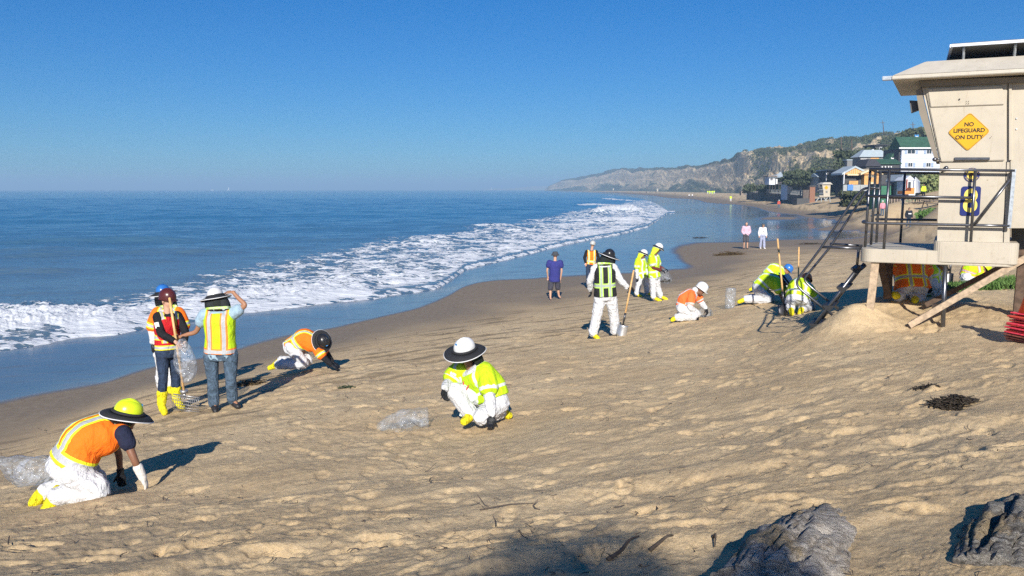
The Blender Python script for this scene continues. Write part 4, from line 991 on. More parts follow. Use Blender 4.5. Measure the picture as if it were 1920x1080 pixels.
# white suit with shovel, seen from behind
p, y = person_px('standing worker in black vest over white coverall, one hand on an upright shovel', (1134, 633),
    dict(hipL=(1126, 556, 0), hipR=(1144, 556, 0), kneeL=(1119, 592, -.04), kneeR=(1151, 590, .06), ankL=(1112, 624, -.06), ankR=(1153, 620, .10), toeL=(1122, 633, -.14), toeR=(1168, 623, .20),
         shL=(1116, 503, 0), shR=(1151, 502, 0), mid=(1134, 528, -.01), elL=(1106, 527, .02), elR=(1163, 525, .0), wrL=(1107, 544, .12), wrR=(1177, 539, .02), head=(1141, 482, .02)),
    face=(.35, 1, 0), bulk=1.12)
y_sh = y
p.body('skin_brown', ''); p.suit('white_coverall', .040, wr=.022); p.vest('vest_black', .045, lo=.05, flare=.01); p.boots(shaft=.05); p.gloves(curl=.9, dirs={'R': (1, .1, -.2), 'L': (.2, .2, -1)}, palms={'R': (.2, -.6, -1)}); p.helmet('helmet_black', .235, cap=False, stick='piping'); p.shade(a0=120, spread=.17)

# man in blue polo walking away
p, y = person_px('barefoot man in royal blue polo, dark shorts and bucket hat, walking away', (1040, 562),
    dict(hipL=(1034, 525, 0), hipR=(1045, 525, 0), kneeL=(1032, 542, -.04), kneeR=(1046, 541, .06), ankL=(1032, 558, -.08), ankR=(1048, 555, .10), toeL=(1033, 561, -.18), toeR=(1051, 558, .0),
         shL=(1030, 492, 0), shR=(1051, 492, 0), mid=(1040, 509, -.01), elL=(1026, 507, .0), elR=(1053, 508, .0), wrL=(1027, 518, .08), wrR=(1051, 523, .06), head=(1041, 479, .02)), face=(.1, 1, 0), bulk=1.1)
p.body('skin_light'); p.shirt('royal_blue_shirt', .40, .026, 'polo_shirt', fat=1.15); p.trousers('plaid_shorts', .018, .46, 'shorts')
m = MB(); q = 1; c = p.head + W(0, 0, .04)
for z0, z1, r0, r1 in ((.10, .02, .085, .115), (.02, -.035, .115, .165)): m.tube([c + W(0, 0, z0), c + W(0, 0, z1)], [r0, r1], 18)
p.put(m, 'bucket_hat', 'hat_grey', .014, 2)
# orange vest and jeans by the water
p, y = person_px('man in orange vest, black sleeves, jeans and silver hard hat by the wet sand', (1106, 540),
    dict(hipL=(1103, 497, 0), hipR=(1112, 497, 0), kneeL=(1102, 518, -.02), kneeR=(1112, 518, .02), ankL=(1102, 536, -.02), ankR=(1112, 536, .05), toeL=(1103, 540, -.1), toeR=(1114, 539, -.05),
         shL=(1100, 472, 0), shR=(1118, 472, 0), mid=(1109, 485, 0), elL=(1096, 483, 0), elR=(1122, 483, 0), wrL=(1098, 493, -.06), wrR=(1119, 493, -.08), head=(1111, 459, 0)), face=(.5, 1, 0))
p.body('skin_light'); p.trousers('dark_jeans'); p.shirt('black_cloth', .95, .012); p.vest('vest_orange_sleeved', .024, 0, lo=.1); p.boots('black_shoe', 0, .012, 'shoe'); p.helmet('helmet_silver'); p.hair('hair_dark')
# pair in yellow with white helmets
p, y = person_px('stooping worker in lime vest, the shorter of the standing pair in yellow boots', (1203, 556),
    dict(hipR=(1199, 520, -.08), hipL=(1208, 520, .08), kneeR=(1197, 536, -.10), kneeL=(1212, 536, .16), ankR=(1194, 550, -.10), ankL=(1213, 547, .20), toeR=(1203, 555, -.18), toeL=(1220, 551, .16),
         shR=(1196, 488, -.14), shL=(1206, 488, .12), mid=(1200, 503, 0), elR=(1194, 504, -.18), elL=(1210, 504, .10), wrR=(1195, 521, -.20), wrL=(1216, 516, .0), head=(1206, 477, .0)), face=(.7, -.3, -.6), bulk=1.05)
p.body('skin_brown', ''); p.suit('white_coverall', .034); p.vest('vest_lime', .042, .72, lo=-.05); p.boots(); p.gloves(); p.helmet('helmet_white', .17); p.shade(mat='lime_cloth', hem='lime_cloth', a0=110, spread=.13)
p, y = person_px('taller standing worker in lime vest with maroon sleeves, holding a clear sack of debris', (1236, 564),
    dict(hipR=(1224, 519, -.08), hipL=(1231, 519, .08), kneeR=(1225, 538, -.08), kneeL=(1233, 538, .12), ankR=(1225, 556, -.10), ankL=(1238, 554, .14), toeR=(1239, 563, -.14), toeL=(1250, 560, .10),
         shR=(1221, 482, -.14), shL=(1231, 482, .14), mid=(1225, 500, 0), elR=(1225, 502, -.18), elL=(1235, 500, .14), wrR=(1240, 507, -.12), wrL=(1245, 504, .05), head=(1234, 466, .0)), face=(.85, -.1, -.45), bulk=1.05)
p.body('skin_brown', ''); p.suit('white_coverall', .034, arms=False); p.shirt('maroon_sleeve', .95, .010); p.vest('vest_lime', .042, .62, lo=-.05); p.boots(); p.gloves(); p.helmet('helmet_white', .17); p.shade(mat='lime_cloth', hem='lime_cloth', a0=105, spread=.13)
pair_bag = (1249, 514, y)
# kneeling in orange
p, y = person_px('kneeling worker in plain orange vest and white hooded coverall, filling a clear sack', (1290, 601),
    dict(hipR=(1278, 577, -.10), hipL=(1282, 574, .14), kneeR=(1303, 593, -.14), kneeL=(1308, 590, .16), ankR=(1270, 595, -.10), ankL=(1276, 590, .14), toeR=(1262, 600, -.12), toeL=(1268, 596, .12),
         shR=(1296, 552, -.14), shL=(1305, 550, .16), mid=(1285, 560, 0), elR=(1294, 575, -.22), elL=(1314, 566, .14), wrR=(1305, 590, -.16), wrL=(1323, 578, .06), head=(1314, 543, -.02)), face=(.6, -.35, -.75), up=(.5, -.1, .8))
p.body('skin_brown', ''); p.suit('white_coverall', .032, hood=True); p.vest('vest_orange_plain', .036, .62, lo=.0); p.boots(shaft=.2); p.gloves(dirs={'L': (.4, -.2, -.9), 'R': (.4, -.2, -.9)}); p.helmet('helmet_white', stick='sticker_blue')
# crawling pair
p, y = person_px('crawling worker in lime vest with black-brimmed white hard hat, beside an upright shovel', (1432, 567),
    dict(hipR=(1420, 541, -.12), hipL=(1424, 538, .14), kneeR=(1440, 561, -.12), kneeL=(1446, 559, .14), ankR=(1400, 561, -.10), ankL=(1406, 558, .14), toeR=(1387, 566, -.12), toeL=(1392, 563, .12),
         shR=(1457, 533, -.16), shL=(1460, 527, .18), mid=(1437, 525, 0), elR=(1461, 546, -.18), elL=(1468, 543, .16), wrR=(1466, 561, -.14), wrL=(1474, 559, .14), head=(1471, 527, .0)), face=(.6, -.3, -.75), up=(.75, -.15, .55), bulk=1.12)
p.body('skin_tan', 'LR'); p.suit('white_coverall', .036, arms=False); p.vest('vest_lime', .040, .78, lo=-.02); p.boots(shaft=.18); p.helmet('helmet_white', .225, cap=False); p.shade(a0=105)
p, y = person_px('crawling worker with bright blue hard hat, half hidden behind another crawling worker', (1452, 545),
    dict(hipR=(1435, 518, -.12), hipL=(1440, 516, .14), kneeR=(1450, 537, -.12), kneeL=(1456, 535, .14), ankR=(1418, 539, -.10), ankL=(1422, 536, .14), toeR=(1408, 543, -.12), toeL=(1412, 540, .12),
         shR=(1464, 511, -.16), shL=(1466, 507, .18), mid=(1450, 504, 0), elR=(1468, 523, -.18), elL=(1476, 521, .16), wrR=(1474, 537, -.14), wrL=(1482, 536, .14), head=(1476, 506, .0)), face=(.6, -.3, -.75), up=(.6, -.1, .75))
p.body('skin_tan', ''); p.suit('white_coverall', .034); p.vest('vest_lime', .040, .78, lo=-.02); p.gloves(); p.boots(shaft=.18); p.helmet('helmet_blue')
# kneeling, back to the camera, by the ladder
p, y = person_px('worker kneeling with back turned in lime vest at the foot of the tower ladder', (1492, 589),
    dict(hipL=(1485, 562, -.04), hipR=(1504, 562, -.04), kneeL=(1481, 576, .34), kneeR=(1516, 575, .34), ankL=(1482, 577, -.04), ankR=(1505, 577, -.04), toeL=(1485, 588, -.16), toeR=(1500, 588, -.16),
         shL=(1497, 533, .24), shR=(1518, 540, .20), mid=(1497, 542, .08), elL=(1496, 556, .38), elR=(1527, 560, .30), wrL=(1500, 572, .5), wrR=(1525, 577, .40), head=(1512, 527, .34)), face=(.2, .9, -.6), up=(.2, .5, .8), bulk=1.15)
p.body('skin_tan', ''); p.suit('white_coverall', .038); p.vest('vest_lime', .042, .72, lo=.15); p.gloves(); p.boots(shaft=.22, g=.024); p.helmet('helmet_orange', cap=True)
# under the tower
p, y = person_px('kneeling worker in big orange vest seen from behind, framed by the tower legs', (1706, 560),
    dict(hipL=(1697, 538, 0), hipR=(1724, 540, 0), kneeL=(1692, 556, .2), kneeR=(1722, 558, .2), ankL=(1684, 556, -.1), ankR=(1716, 560, -.1), toeL=(1677, 552, -.2), toeR=(1716, 564, -.2),
         shL=(1688, 490, .22), shR=(1728, 492, .22), mid=(1708, 512, .08), elL=(1680, 506, .18), elR=(1738, 510, .14), wrL=(1684, 532, .32), wrR=(1742, 534, .30), head=(1712, 478, .42)), face=(.3, .9, -.5), bulk=1.2)
p.body('skin_tan', ''); p.suit('white_coverall', .034); p.vest('vest_orange_sleeved', .046, .8, lo=-.1, flare=.03); p.boots(shaft=.2, g=.03); p.gloves(); p.helmet('helmet_white')
p, y = person_px('worker in lime vest kneeling just beyond the big orange vest, under the tower', (1752, 552),
    dict(hipR=(1746, 530, -.1), hipL=(1750, 528, .12), kneeR=(1764, 547, -.1), kneeL=(1768, 545, .14), ankR=(1740, 548, -.1), ankL=(1744, 545, .12), toeR=(1732, 552, -.1), toeL=(1736, 549, .1),
         shR=(1744, 502, -.14), shL=(1750, 500, .16), mid=(1743, 515, 0), elR=(1748, 522, -.16), elL=(1762, 520, .14), wrR=(1758, 536, -.14), wrL=(1772, 534, .1), head=(1759, 499, .0)), face=(.6, -.2, -.7), up=(.5, 0, .85))
p.body('skin_tan', ''); p.suit('white_coverall', .034); p.vest('vest_lime', .042, .5, lo=.05); p.gloves(); p.boots(shaft=.18); p.helmet('helmet_white', .16)
p, y = person_px('crouching worker in lime vest with orange tape and lime hood behind the green plants', (1822, 534),
    dict(hipR=(1812, 520, -.1), hipL=(1816, 518, .12), kneeR=(1834, 530, -.1), kneeL=(1838, 528, .14), ankR=(1808, 531, -.1), ankL=(1812, 529, .12), toeR=(1800, 534, -.1), toeL=(1804, 532, .1),
         shR=(1832, 506, -.14), shL=(1836, 503, .16), mid=(1820, 504, 0), elR=(1838, 518, -.14), elL=(1844, 514, .12), wrR=(1846, 528, -.12), wrL=(1852, 526, .1), head=(1843, 503, .0)), face=(.6, -.2, -.7), up=(.7, 0, .65))
p.body('skin_tan', ''); p.suit('white_coverall', .034); p.vest('vest_lime_orangestripe', .042, .7, lo=-.05); p.gloves(); p.boots(shaft=.18); p.helmet('helmet_lime')

# simple upright figures farther off
def walker(label, foot, face=(0, -1, 0), h=1.75, stride=.12, arms=(.12, -.35), head_down=0.0, pocket=False, **kw):
    b = hit(*foot); f = Vector(face); f.z = 0; f.normalize(); r = Vector((-f.y, f.x, 0)) * 1.0; l = r; q = h / 1.75; U = Vector((0, 0, 1))
    def at(s_, fw, z): return b + l * s_ * q + f * fw * q + U * z * q
    J = dict(hipL=at(.09, 0, .92), hipR=at(-.09, 0, .92), kneeL=at(.10, .02 + stride * .5, .50), kneeR=at(-.10, .02 - stride * .35, .50), ankL=at(.10, stride, .09), ankR=at(-.10, -stride, .10), toeL=at(.12, stride + .15, .03), toeR=at(-.12, -stride + .15, .03),
             shL=at(.18, 0, 1.42), shR=at(-.18, 0, 1.42), mid=at(0, -.01, 1.18), head=at(0, .04 + head_down * .08, 1.62 - head_down * .03))
    J['elL'] = at(.25, -.03, 1.14); J['elR'] = at(-.25, -.03, 1.14)
    if pocket: J['wrL'] = at(.16, .12, .98); J['wrR'] = at(-.16, .12, .98)
    else: J['wrL'] = at(.26, .06, .90); J['wrR'] = at(-.26, .04, .90)
    ff = f - U * head_down
    return Person(label, b, J, sc=q, face=ff, detail=kw.pop('detail', .85), **kw)
p = walker('bald man in pink sweater and grey shorts, looking down beside a woman in white', (1398, 467), (-.15, -1, 0), 1.82, .06, pocket=True, head_down=.7, bulk=1.05)
p.body('skin_light', ''); p.shirt('pink_sweater', .96, .022, 'sweater', fat=1.15); p.trousers('grey_shorts', .02, .48, 'shorts'); p.boots('black_shoe', 0, .012, 'shoe')
p = walker('woman in white hoodie and pale blue trousers with shoulder strap, beside the bald man', (1429, 466), (.1, -1, 0), 1.68, .10, head_down=.6)
p.body('skin_light'); p.shirt('white_hoodie', .96, .022, 'hoodie', fat=1.15); p.trousers('pale_blue_trousers', .022, .95, flare=.03); p.boots('white_shoe', 0, .014, 'shoe'); p.hair('hair_grey', 1)
m = MB(); j = p.J; fr = p.face * .16; m.tube([j['shR'] + W(0, -.03, .06), p.mid + W(0, -.165, .05), j['hipL'] + W(.06, -.08, .06)], .014, 6); m.build('shoulder_strap', 'black_cloth', p.root, True)
m = MB(); c = p.head + W(0, 0, .06); m.tube([c + W(0, 0, .07), c], [.08, .11], 16); m.tube([c + W(0, 0, .01), c - W(0, 0, .02)], [.12, .16], 16); p.put(m, 'sun_hat', 'hair_grey', .016, 2)
p = walker('walker in bright pink sweater and hat with blue jeans, seen through the tower railing', (1654, 405), (.2, 1, 0), 1.65)
p.body('skin_light'); p.shirt('bright_pink_sweater', .96, .02, 'sweater'); p.trousers('jeans'); m = MB(); c = p.head + W(0, 0, .06); m.tube([c + W(0, 0, .08), c], [.08, .11], 14); m.tube([c, c - W(0, 0, .02)], [.12, .18], 14); p.put(m, 'sun_hat', 'white_shoe', .018, 2)
p = walker('walker in black hoodie with white print and pale jeans, seen through the tower railing', (1703, 427), (0, -1, 0), 1.72)
p.body('skin_light'); p.shirt('dark_hoodie', .96, .03, 'hoodie', fat=1.3); p.trousers('jeans'); p.hair('hair_dark', 1); m = MB(); m.box(p.mid.lerp(p.neck, .2) + W(0, -.165, 0), .26, .02, .09); m.build('chest_print', 'white_shoe', p.root)
def far_person(label, foot, top, legs, h=1.75, face=(0, -1, 0), hat=None, group=None):
    p = walker(label, foot, face, h, .1, detail=.45, group=group); p.body('skin_tan', ''); p.shirt(top, .95, .03, 'jacket', 0); p.trousers(legs, .02)
    if hat: p.helmet(hat)
far_person('distant worker in red jacket with white hard hat stooping near the waterline below the boardwalk', (1460, 391), 'red_jacket', 'jeans', 1.8, hat='helmet_white')
far_person('distant worker in yellow top and white trousers walking below the bluff', (1370, 378), 'lime_cloth', 'white_coverall', 2.0)
far_person('distant beachgoer in white, the dark-trousered one of a far pair', (1292, 370), 'white_hoodie', 'black_cloth', 1.7)
far_person('distant beachgoer in white, the grey-shorted one of a far pair', (1298, 370), 'white_hoodie', 'grey_shorts', 1.7)
far_person('tiny dark figure on the far beach nearest the water', (1212, 363), 'black_cloth', 'black_cloth', 1.9)
far_person('tiny dark figure on the far beach below the white watch tower', (1230, 362), 'black_cloth', 'black_cloth', 1.9)
far_person('small figure in yellow shirt near the picnic tables beside the striped hut', (1731, 372), 'lime_cloth', 'black_cloth', 1.7)
for i, (u, v) in enumerate(((1327, 364), (1330, 364), (1333, 364.3), (1336, 364.2), (1339, 364))):
    far_person('lime-clad worker in the far huddle at the foot of the bluff', (u, v), 'lime_cloth', 'lime_cloth' if i % 2 else 'white_coverall', 2.6, group='far lime-clad workers in a huddle')

# ------------------------------------------------------------------ tools and sacks
# rake with a wire basket
top = P(318, 560, y_rake + .02); col = P(345, 735, y_rake + .0); gr = ghit(356, 772)
r = thing('basket_rake', 'long wooden-handled rake with wire sifting basket standing between the two men', 'rake', gr); m = MB(); m.tube([top, top.lerp(col, .5), col], .018, 10); m.ell(top, .019); m.build('handle', 'wood_handle', r, True)
m = MB(); m.tube([col + W(0, 0, .03), col - W(0, 0, .01)], .055, 16); m.tube([col - W(0, 0, .01), col - W(-.01, 0, .10)], .02, 10); m.build('collar', 'sieve_steel', r, True)
m = MB(); bc = col.lerp(gr + W(0, 0, .06), .72); ax = W(1, -.1, -.12).normalized(); ay = W(.1, -.6, .9).normalized(); an_ = ax.cross(ay)
for i in range(15):
    k = -1 + 2 * i / 14; pts = [bc + ax * (k * .20) + ay * (.16 * math.cos(t_)) + an_ * (.09 * math.sin(t_)) for t_ in np.linspace(0, math.pi, 9)]; m.tube(pts, .0035, 5)
for i in range(9):
    t_ = math.pi * i / 8; m.tube([bc + ax * x + ay * (.16 * math.cos(t_)) + an_ * (.09 * math.sin(t_)) for x in (-.2, .2)], .004 if 0 < i < 8 else .009, 5)
m.build('wire_basket', 'sieve_steel', r, True)
m = MB()
for x in (-.14, .14): m.tube([col - W(-.01, 0, .09), bc + ax * x + ay * .16], .008, 6)
m.build('fork', 'sieve_steel', r, True)
def shovel(name, label, top, foot, w=.11, blade='shovel_worn', face_n=W(0, -1, .3), bl=.30, yaw=0):
    top = Vector(top); foot = Vector(foot); d = (top - foot).normalized(); r = thing(name, label, 'shovel', foot)
    m = MB(); st = foot + d * (bl + .16); m.tube([top, st.lerp(top, .5), st], .019, 10); m.ell(top, .020); m.build('handle', 'wood_handle', r, True)
    m = MB(); m.tube([st + d * .10, st, foot + d * bl], [.024, .023, .018], 10); m.build('socket', 'shovel_steel', r, True)
    s = d.cross(face_n).normalized(); n_ = s.cross(d).normalized(); m = MB(); nu, nv = 9, 9; V = []
    for i in range(nv):
        k = i / (nv - 1); wd = w * (1 if k > .35 else math.sin((k / .35) * math.pi / 2) ** .6 + .02)
        for j_ in range(nu):
            x = -1 + 2 * j_ / (nu - 1); V.append(foot + d * (k * bl) + s * (x * wd) + n_ * (-.035 * x * x * 1.2 + .02 * (k - .5) ** 2))
    n0 = len(V); V += [v - n_ * .005 for v in V]; Fc = []
    for i in range(nv - 1):
        for j_ in range(nu - 1): a = i * nu + j_; Fc.append((a, a + 1, a + nu + 1, a + nu)); Fc.append((n0 + a + nu, n0 + a + nu + 1, n0 + a + 1, n0 + a))
    for i in range(nv - 1):
        for e in (0, nu - 1): a = i * nu + e; Fc.append((a, a + nu, n0 + a + nu, n0 + a))
    for j_ in range(nu - 1):
        for e in (0, nv - 1): a = e * nu + j_; Fc.append((a, a + 1, n0 + a + 1, n0 + a))
    m.add(V, Fc); m.build('blade', blade, r, True)
shovel('round_shovel', 'upright shovel held by the black-vested worker', P(1188, 508, y_sh - .02), P(1163, 636, y_sh - .12), .11, 'shovel_worn', W(-.2, -1, .2))
yk = hit(1468, 592).y; shovel('round_shovel', 'wooden-handled shovel with black blade leaning beside the two crawling workers', P(1458, 449, yk + .25), P(1472, 594, yk - .1), .13, 'shovel_steel', W(.5, -1, .6), .26)
yk = hit(1500, 560).y; r = tool('tool_handle', 'upright wooden tool handle planted behind the worker at the ladder', 'tool', P(1498, 464, yk + .1), P(1496, 556, yk + .1)); m = MB(); m.box(P(1496, 556, yk + .1), .22, .03, .16); m.build('blade', 'shovel_steel', r, bevel=.005)
yk = hit(1779, 536).y; shovel('round_shovel', 'shovel standing in the sand under the tower platform before the plants', P(1785, 470, yk + .2), P(1779, 537, yk), .10, 'shovel_steel')

def sack(name, label, pts, widths, depths, mat='clear_plastic', cat='plastic sack', seed=1, contents=None, n=30, open_top=False):
    """a crumpled thin sack: sections along a line"""
    r = thing(name, label, cat, pts[-1]); C = smooth_path(pts, 5); m_ = len(C); s = np.linspace(0, len(pts) - 1, m_); Wd = np.interp(s, range(len(pts)), widths); Dp = np.interp(s, range(len(pts)), depths); V = []
    for i, c in enumerate(C):
        t = (C[min(i + 1, m_ - 1)] - C[max(i - 1, 0)]).normalized(); l = (W(1, 0, 0) - t * t.x).normalized(); f = t.cross(l)
        for j_ in range(n):
            an = 2 * math.pi * j_ / n; k = 1 + .16 * float(perlin(np.array([j_ * .55 + seed]), np.array([i * .35]), seed)[0]) + .09 * float(perlin(np.array([j_ * 1.3 + seed]), np.array([i * .9]), seed + 3)[0])
            V.append(c + l * (math.cos(an) * Wd[i] * k) + f * (math.sin(an) * Dp[i] * k))
    Fc = [(i * n + j_, i * n + (j_ + 1) % n, (i + 1) * n + (j_ + 1) % n, (i + 1) * n + j_) for i in range(m_ - 1) for j_ in range(n)]
    if not open_top: Fc.append(tuple(range(n))[::-1])
    Fc.append(tuple((m_ - 1) * n + j_ for j_ in range(n)))
    m = MB(); m.add(V, Fc); m.build('film', mat, r, True)
    if contents:
        mm = MB(); rr = random.Random(seed)
        for _ in range(26): mm.ell(Vector(contents[0]) + W(rr.gauss(0, 1) * contents[1], rr.gauss(0, 1) * contents[1] * .6, abs(rr.gauss(0, 1)) * contents[1] * .6), (.03, .05, .02), Matrix.Rotation(rr.random() * 6, 3, 'X') @ Matrix.Rotation(rr.random() * 6, 3, 'Z'), 6, 4)
        mm.build('debris', 'bag_dark', r, True)
    return r
y = hit(40, 925).y
r_ = sack('plastic_sack', 'large open clear plastic sack lying behind the kneeling worker with the lime hard hat', [P(8, 866, y + .1), P(30, 880, y + .05), P(60, 884, y), P(95, 880, y + .0), P(112, 872, y + .1)], [.03, .12, .16, .15, .04], [.18, .17, .14, .12, .10], 'milky_plastic', seed=3)
y = y_rake
sack('plastic_sack', 'clear plastic sack hanging from the hands of the man in the red vest', [P(342, 636, y - .16), P(343, 655, y - .14), P(347, 680, y - .12), P(350, 702, y - .1), P(345, 716, y - .08)], [.04, .12, .17, .13, .03], [.04, .08, .10, .08, .03], 'milky_plastic', seed=5)
g0 = hit(760, 805); y = g0.y
r = sack('plastic_sack', 'flat clear plastic sack lying on the sand beside the squatting worker', [P(706, 801, y + .0), P(730, 795, y + .02), P(758, 789, y + .05), P(785, 786, y + .08), P(802, 785, y + .1)], [.02, .10, .16, .16, .14], [.01, .055, .10, .125, .13], 'clear_plastic', seed=8)
u_, v_, yb = pair_bag
sack('plastic_sack', 'clear plastic sack with dark debris held by the tall standing worker', [P(1243, 501, yb), P(1244, 508, yb), P(1247, 518, yb), P(1249, 526, yb), P(1248, 531, yb)], [.03, .11, .17, .18, .08], [.03, .08, .12, .12, .06], 'clear_plastic', seed=9, contents=(P(1249, 528, yb), .06))
y = hit(1370, 578).y
sack('plastic_sack', 'tall clear plastic sack standing open on the sand between the orange and lime kneeling workers', [P(1371, 540, y), P(1370, 552, y), P(1369, 566, y), P(1368, 578, y)], [.11, .12, .12, .10], [.09, .10, .10, .08], 'milky_plastic', seed=11)
y = hit(1322, 594).y
sack('plastic_sack', 'small crumpled clear sack in front of the kneeling worker in plain orange', [P(1312, 580, y), P(1320, 586, y), P(1330, 588, y), P(1336, 588, y)], [.05, .12, .13, .05], [.05, .11, .11, .04], 'clear_plastic', seed=13)
# ------------------------------------------------------------------ the lifeguard tower
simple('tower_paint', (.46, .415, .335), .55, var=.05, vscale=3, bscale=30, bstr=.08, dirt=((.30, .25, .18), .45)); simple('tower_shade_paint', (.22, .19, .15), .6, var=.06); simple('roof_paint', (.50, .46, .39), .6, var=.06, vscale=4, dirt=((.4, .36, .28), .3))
simple('steel_tube', (.15, .155, .17), .33, .85, var=.15, vscale=20); simple('galvanised', (.42, .46, .50), .45, .7, var=.2, vscale=25); simple('raw_wood', (.42, .32, .22), .8, var=.25, vscale=18, bscale=30); simple('dark_wood', (.10, .065, .045), .85, var=.3, vscale=14, bscale=25)
simple('black_plate', (.02, .02, .022), .6); simple('panel_silver', (.62, .64, .66), .35, .6); simple('panel_back', (.10, .10, .10), .5); simple('sign_yellow', (.64, .34, .004), .45, var=.04); simple('sign_navy', (.012, .022, .14), .4, var=.06); simple('sign_black', (.015, .012, .01), .5); simple('bear_brown', (.12, .07, .05), .6); simple('logo_yellow', (.80, .62, .12), .5, var=.03); simple('white_paint', (.72, .72, .72), .6, var=.05)
for n__ in ('tower_paint', 'roof_paint'):
    m__ = MATS[n__]; t__ = NT.__new__(NT); t__.m = m__; t__.t = m__.node_tree; t__.n = t__.t.nodes; t__.l = t__.t.links; t__.b = t__.n['Principled BSDF']
    src = t__.b.inputs['Base Color'].links[0].from_socket; st__ = t__.coord((9, 9, .8)); k__ = t__.mul(t__.ramp(t__.noise(2.2, 5, .7, st__), .55, .78, 0, .55), src, (.62, .50, .36)); k__ = t__.mix(t__.ramp(t__.voro(3.1, t__.coord((1, 1, 1.6))), .045, .02, 0, .7), k__, (.16, .10, .06)); t__.put(t__.b.inputs['Base Color'], k__)
AX = Vector((.891, -.454, 0)); AN = Vector((.454, .891, 0)); TP0 = P(1612, 480, 12.35); TP0.z = 0
def TW(u, v, yl=0.0):
    d = P(u, v, 10.0) - Vector((0, 0, CZ)); o_ = Vector((0, 0, CZ)); k = (AN.dot(TP0) + yl - AN.dot(o_)) / AN.dot(d); return o_ + d * k
def TL(xl, yl, z): return TP0 + AX * xl + AN * yl + Vector((0, 0, z))
def tloc(u, v, yl=0.0): p_ = TW(u, v, yl); return (p_ - TP0).dot(AX), p_.z
def tower_tube(pts, r, name, mat, root, n=10, smooth=True): m = MB(); m.tube(pts, r, n); return m.build(name, mat, root, smooth)
gz = hit(1767, 625)
tower = thing('lifeguard_tower', 'big cream lifeguard tower with railed platform, number 8 and NO LIFEGUARD ON DUTY sign', 'lifeguard tower', TL(1.0, .8, gz.z))
def pan(name, uv, yl, depth, mat, root=None, bevel=.0):
    """a panel: outline in the plane yl, extruded away from the viewer by depth"""
    m = MB(); m.prism([TW(u, v, yl) for u, v in uv], AN * depth); return m.build(name, mat, root or tower, bevel=bevel)
# platform
x1, zt = tloc(1612, 466); x2, _ = tloc(1895, 470); _, zb = tloc(1612, 491); _, zl = tloc(1800, 453.5); xs_, _ = tloc(1750, 466); zb2 = zb + .03
m = MB(); DP = 1.72; rad = .16
def rrect(x0, x1_, y0, y1, r, k=5):
    out = []
    for cx, cy, a0 in ((x0 + r, y0 + r, 180), (x1_ - r, y0 + r, 270), (x1_ - r, y1 - r, 0), (x0 + r, y1 - r, 90)):
        for i in range(k + 1): a = math.radians(a0 + 90 * i / k); out.append((cx + r * math.cos(a), cy + r * math.sin(a)))
    return out
m.prism([TL(x, y_, zb) for x, y_ in rrect(0, 1.98, 0, DP, rad)], (0, 0, zt - zb)); m.build('platform', 'tower_paint', tower, bevel=.008)
m = MB(); m.prism([TL(x, y_, zb2) for x, y_ in rrect(xs_, 1.99, -.012, DP + .01, .10)], (0, 0, zl - zb2)); m.build('cabin_base', 'tower_paint', tower, bevel=.012)
# cabin
YW = .14
pan('cabin_wall', [(1757, 452), (1762, 303), (1727, 158), (1897, 148), (1893, 455)], YW, DP - YW - .1, 'tower_paint')
pan('shutter_panel', [(1734, 163), (1889, 156), (1884, 301), (1764, 303.5)], YW - .035, .034, 'tower_paint', bevel=.01)
pan('shutter_panel', [(1739, 166), (1880, 160), (1883, 196), (1745, 201)], YW - .058, .022, 'tower_paint', bevel=.008)
pan('shutter_handle', [(1790, 295), (1856, 295), (1856, 299), (1790, 300)], YW - .065, .03, 'steel_tube')
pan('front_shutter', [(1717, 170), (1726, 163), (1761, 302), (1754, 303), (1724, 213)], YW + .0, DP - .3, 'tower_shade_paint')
pan('wall_seam', [(1886.5, 303), (1888.2, 303), (1882, 455), (1880.5, 455)], YW - .003, .004, 'sign_black')
pan('rear_wall', [(1895.5, 150), (1990, 140), (1990, 428), (1893.5, 428)], YW - .02, DP - .35, 'tower_paint', bevel=.004)
pan('underfloor_panel', [(1897, 428), (1990, 428), (1990, 470), (1897, 472)], YW + .9, .05, 'panel_back')
pan('corner_post', [(1892, 152), (1897, 152), (1897, 300), (1892, 300)], YW - .05, .03, 'tower_paint')
for u, v in ((1906, 222), (1906, 242), (1799, 186), (1812, 190), (1816, 190), (1812, 194), (1816, 194), (1859, 256)):
    m = MB(); c = TW(u, v, YW - .07 if u < 1900 else YW - .03); m.tube([c + AN * .012, c - AN * .006], .010 if u > 1900 or u == 1799 else .004, 8); m.build('bolt', 'panel_silver' if u > 1900 else 'sign_black', tower)
# roof
x0, ze = tloc(1672, 149, -.22); xt, ztop = tloc(1735, 113, .05)
m = MB(); RX = 3.6; RD = 2.15
lo = [TL(x0, -.22, ze), TL(RX, -.22, ze), TL(RX, RD, ze), TL(x0, RD, ze)]; fa = [p_ + W(0, 0, .05) for p_ in lo]; up = [TL(xt, .18, ztop), TL(RX, .18, ztop), TL(RX, RD - .35, ztop), TL(xt, RD - .35, ztop)]
m.hexa(lo + fa); m.build('roof_fascia', 'roof_paint', tower, bevel=.008); m = MB(); m.hexa([p_ + W(0, 0, .001) for p_ in fa] + up); m.build('roof', 'roof_paint', tower, bevel=.012)
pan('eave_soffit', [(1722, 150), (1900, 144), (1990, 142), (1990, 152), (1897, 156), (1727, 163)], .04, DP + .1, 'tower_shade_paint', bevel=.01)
m = MB(); c = TW(1664, 147, -.15); m.box(c, .13, .09, .055, Matrix((AX, AN, W(0, 0, 1))).transposed()); m.build('eave_light', 'galvanised', tower, bevel=.006)
m = MB(); m.prism([TW(1705, 188, .3), TW(1724, 189, .3), TW(1724, 205, .3), TW(1708, 211, .3)], AN * .18); m.build('horn_speaker', 'panel_back', tower, bevel=.004)
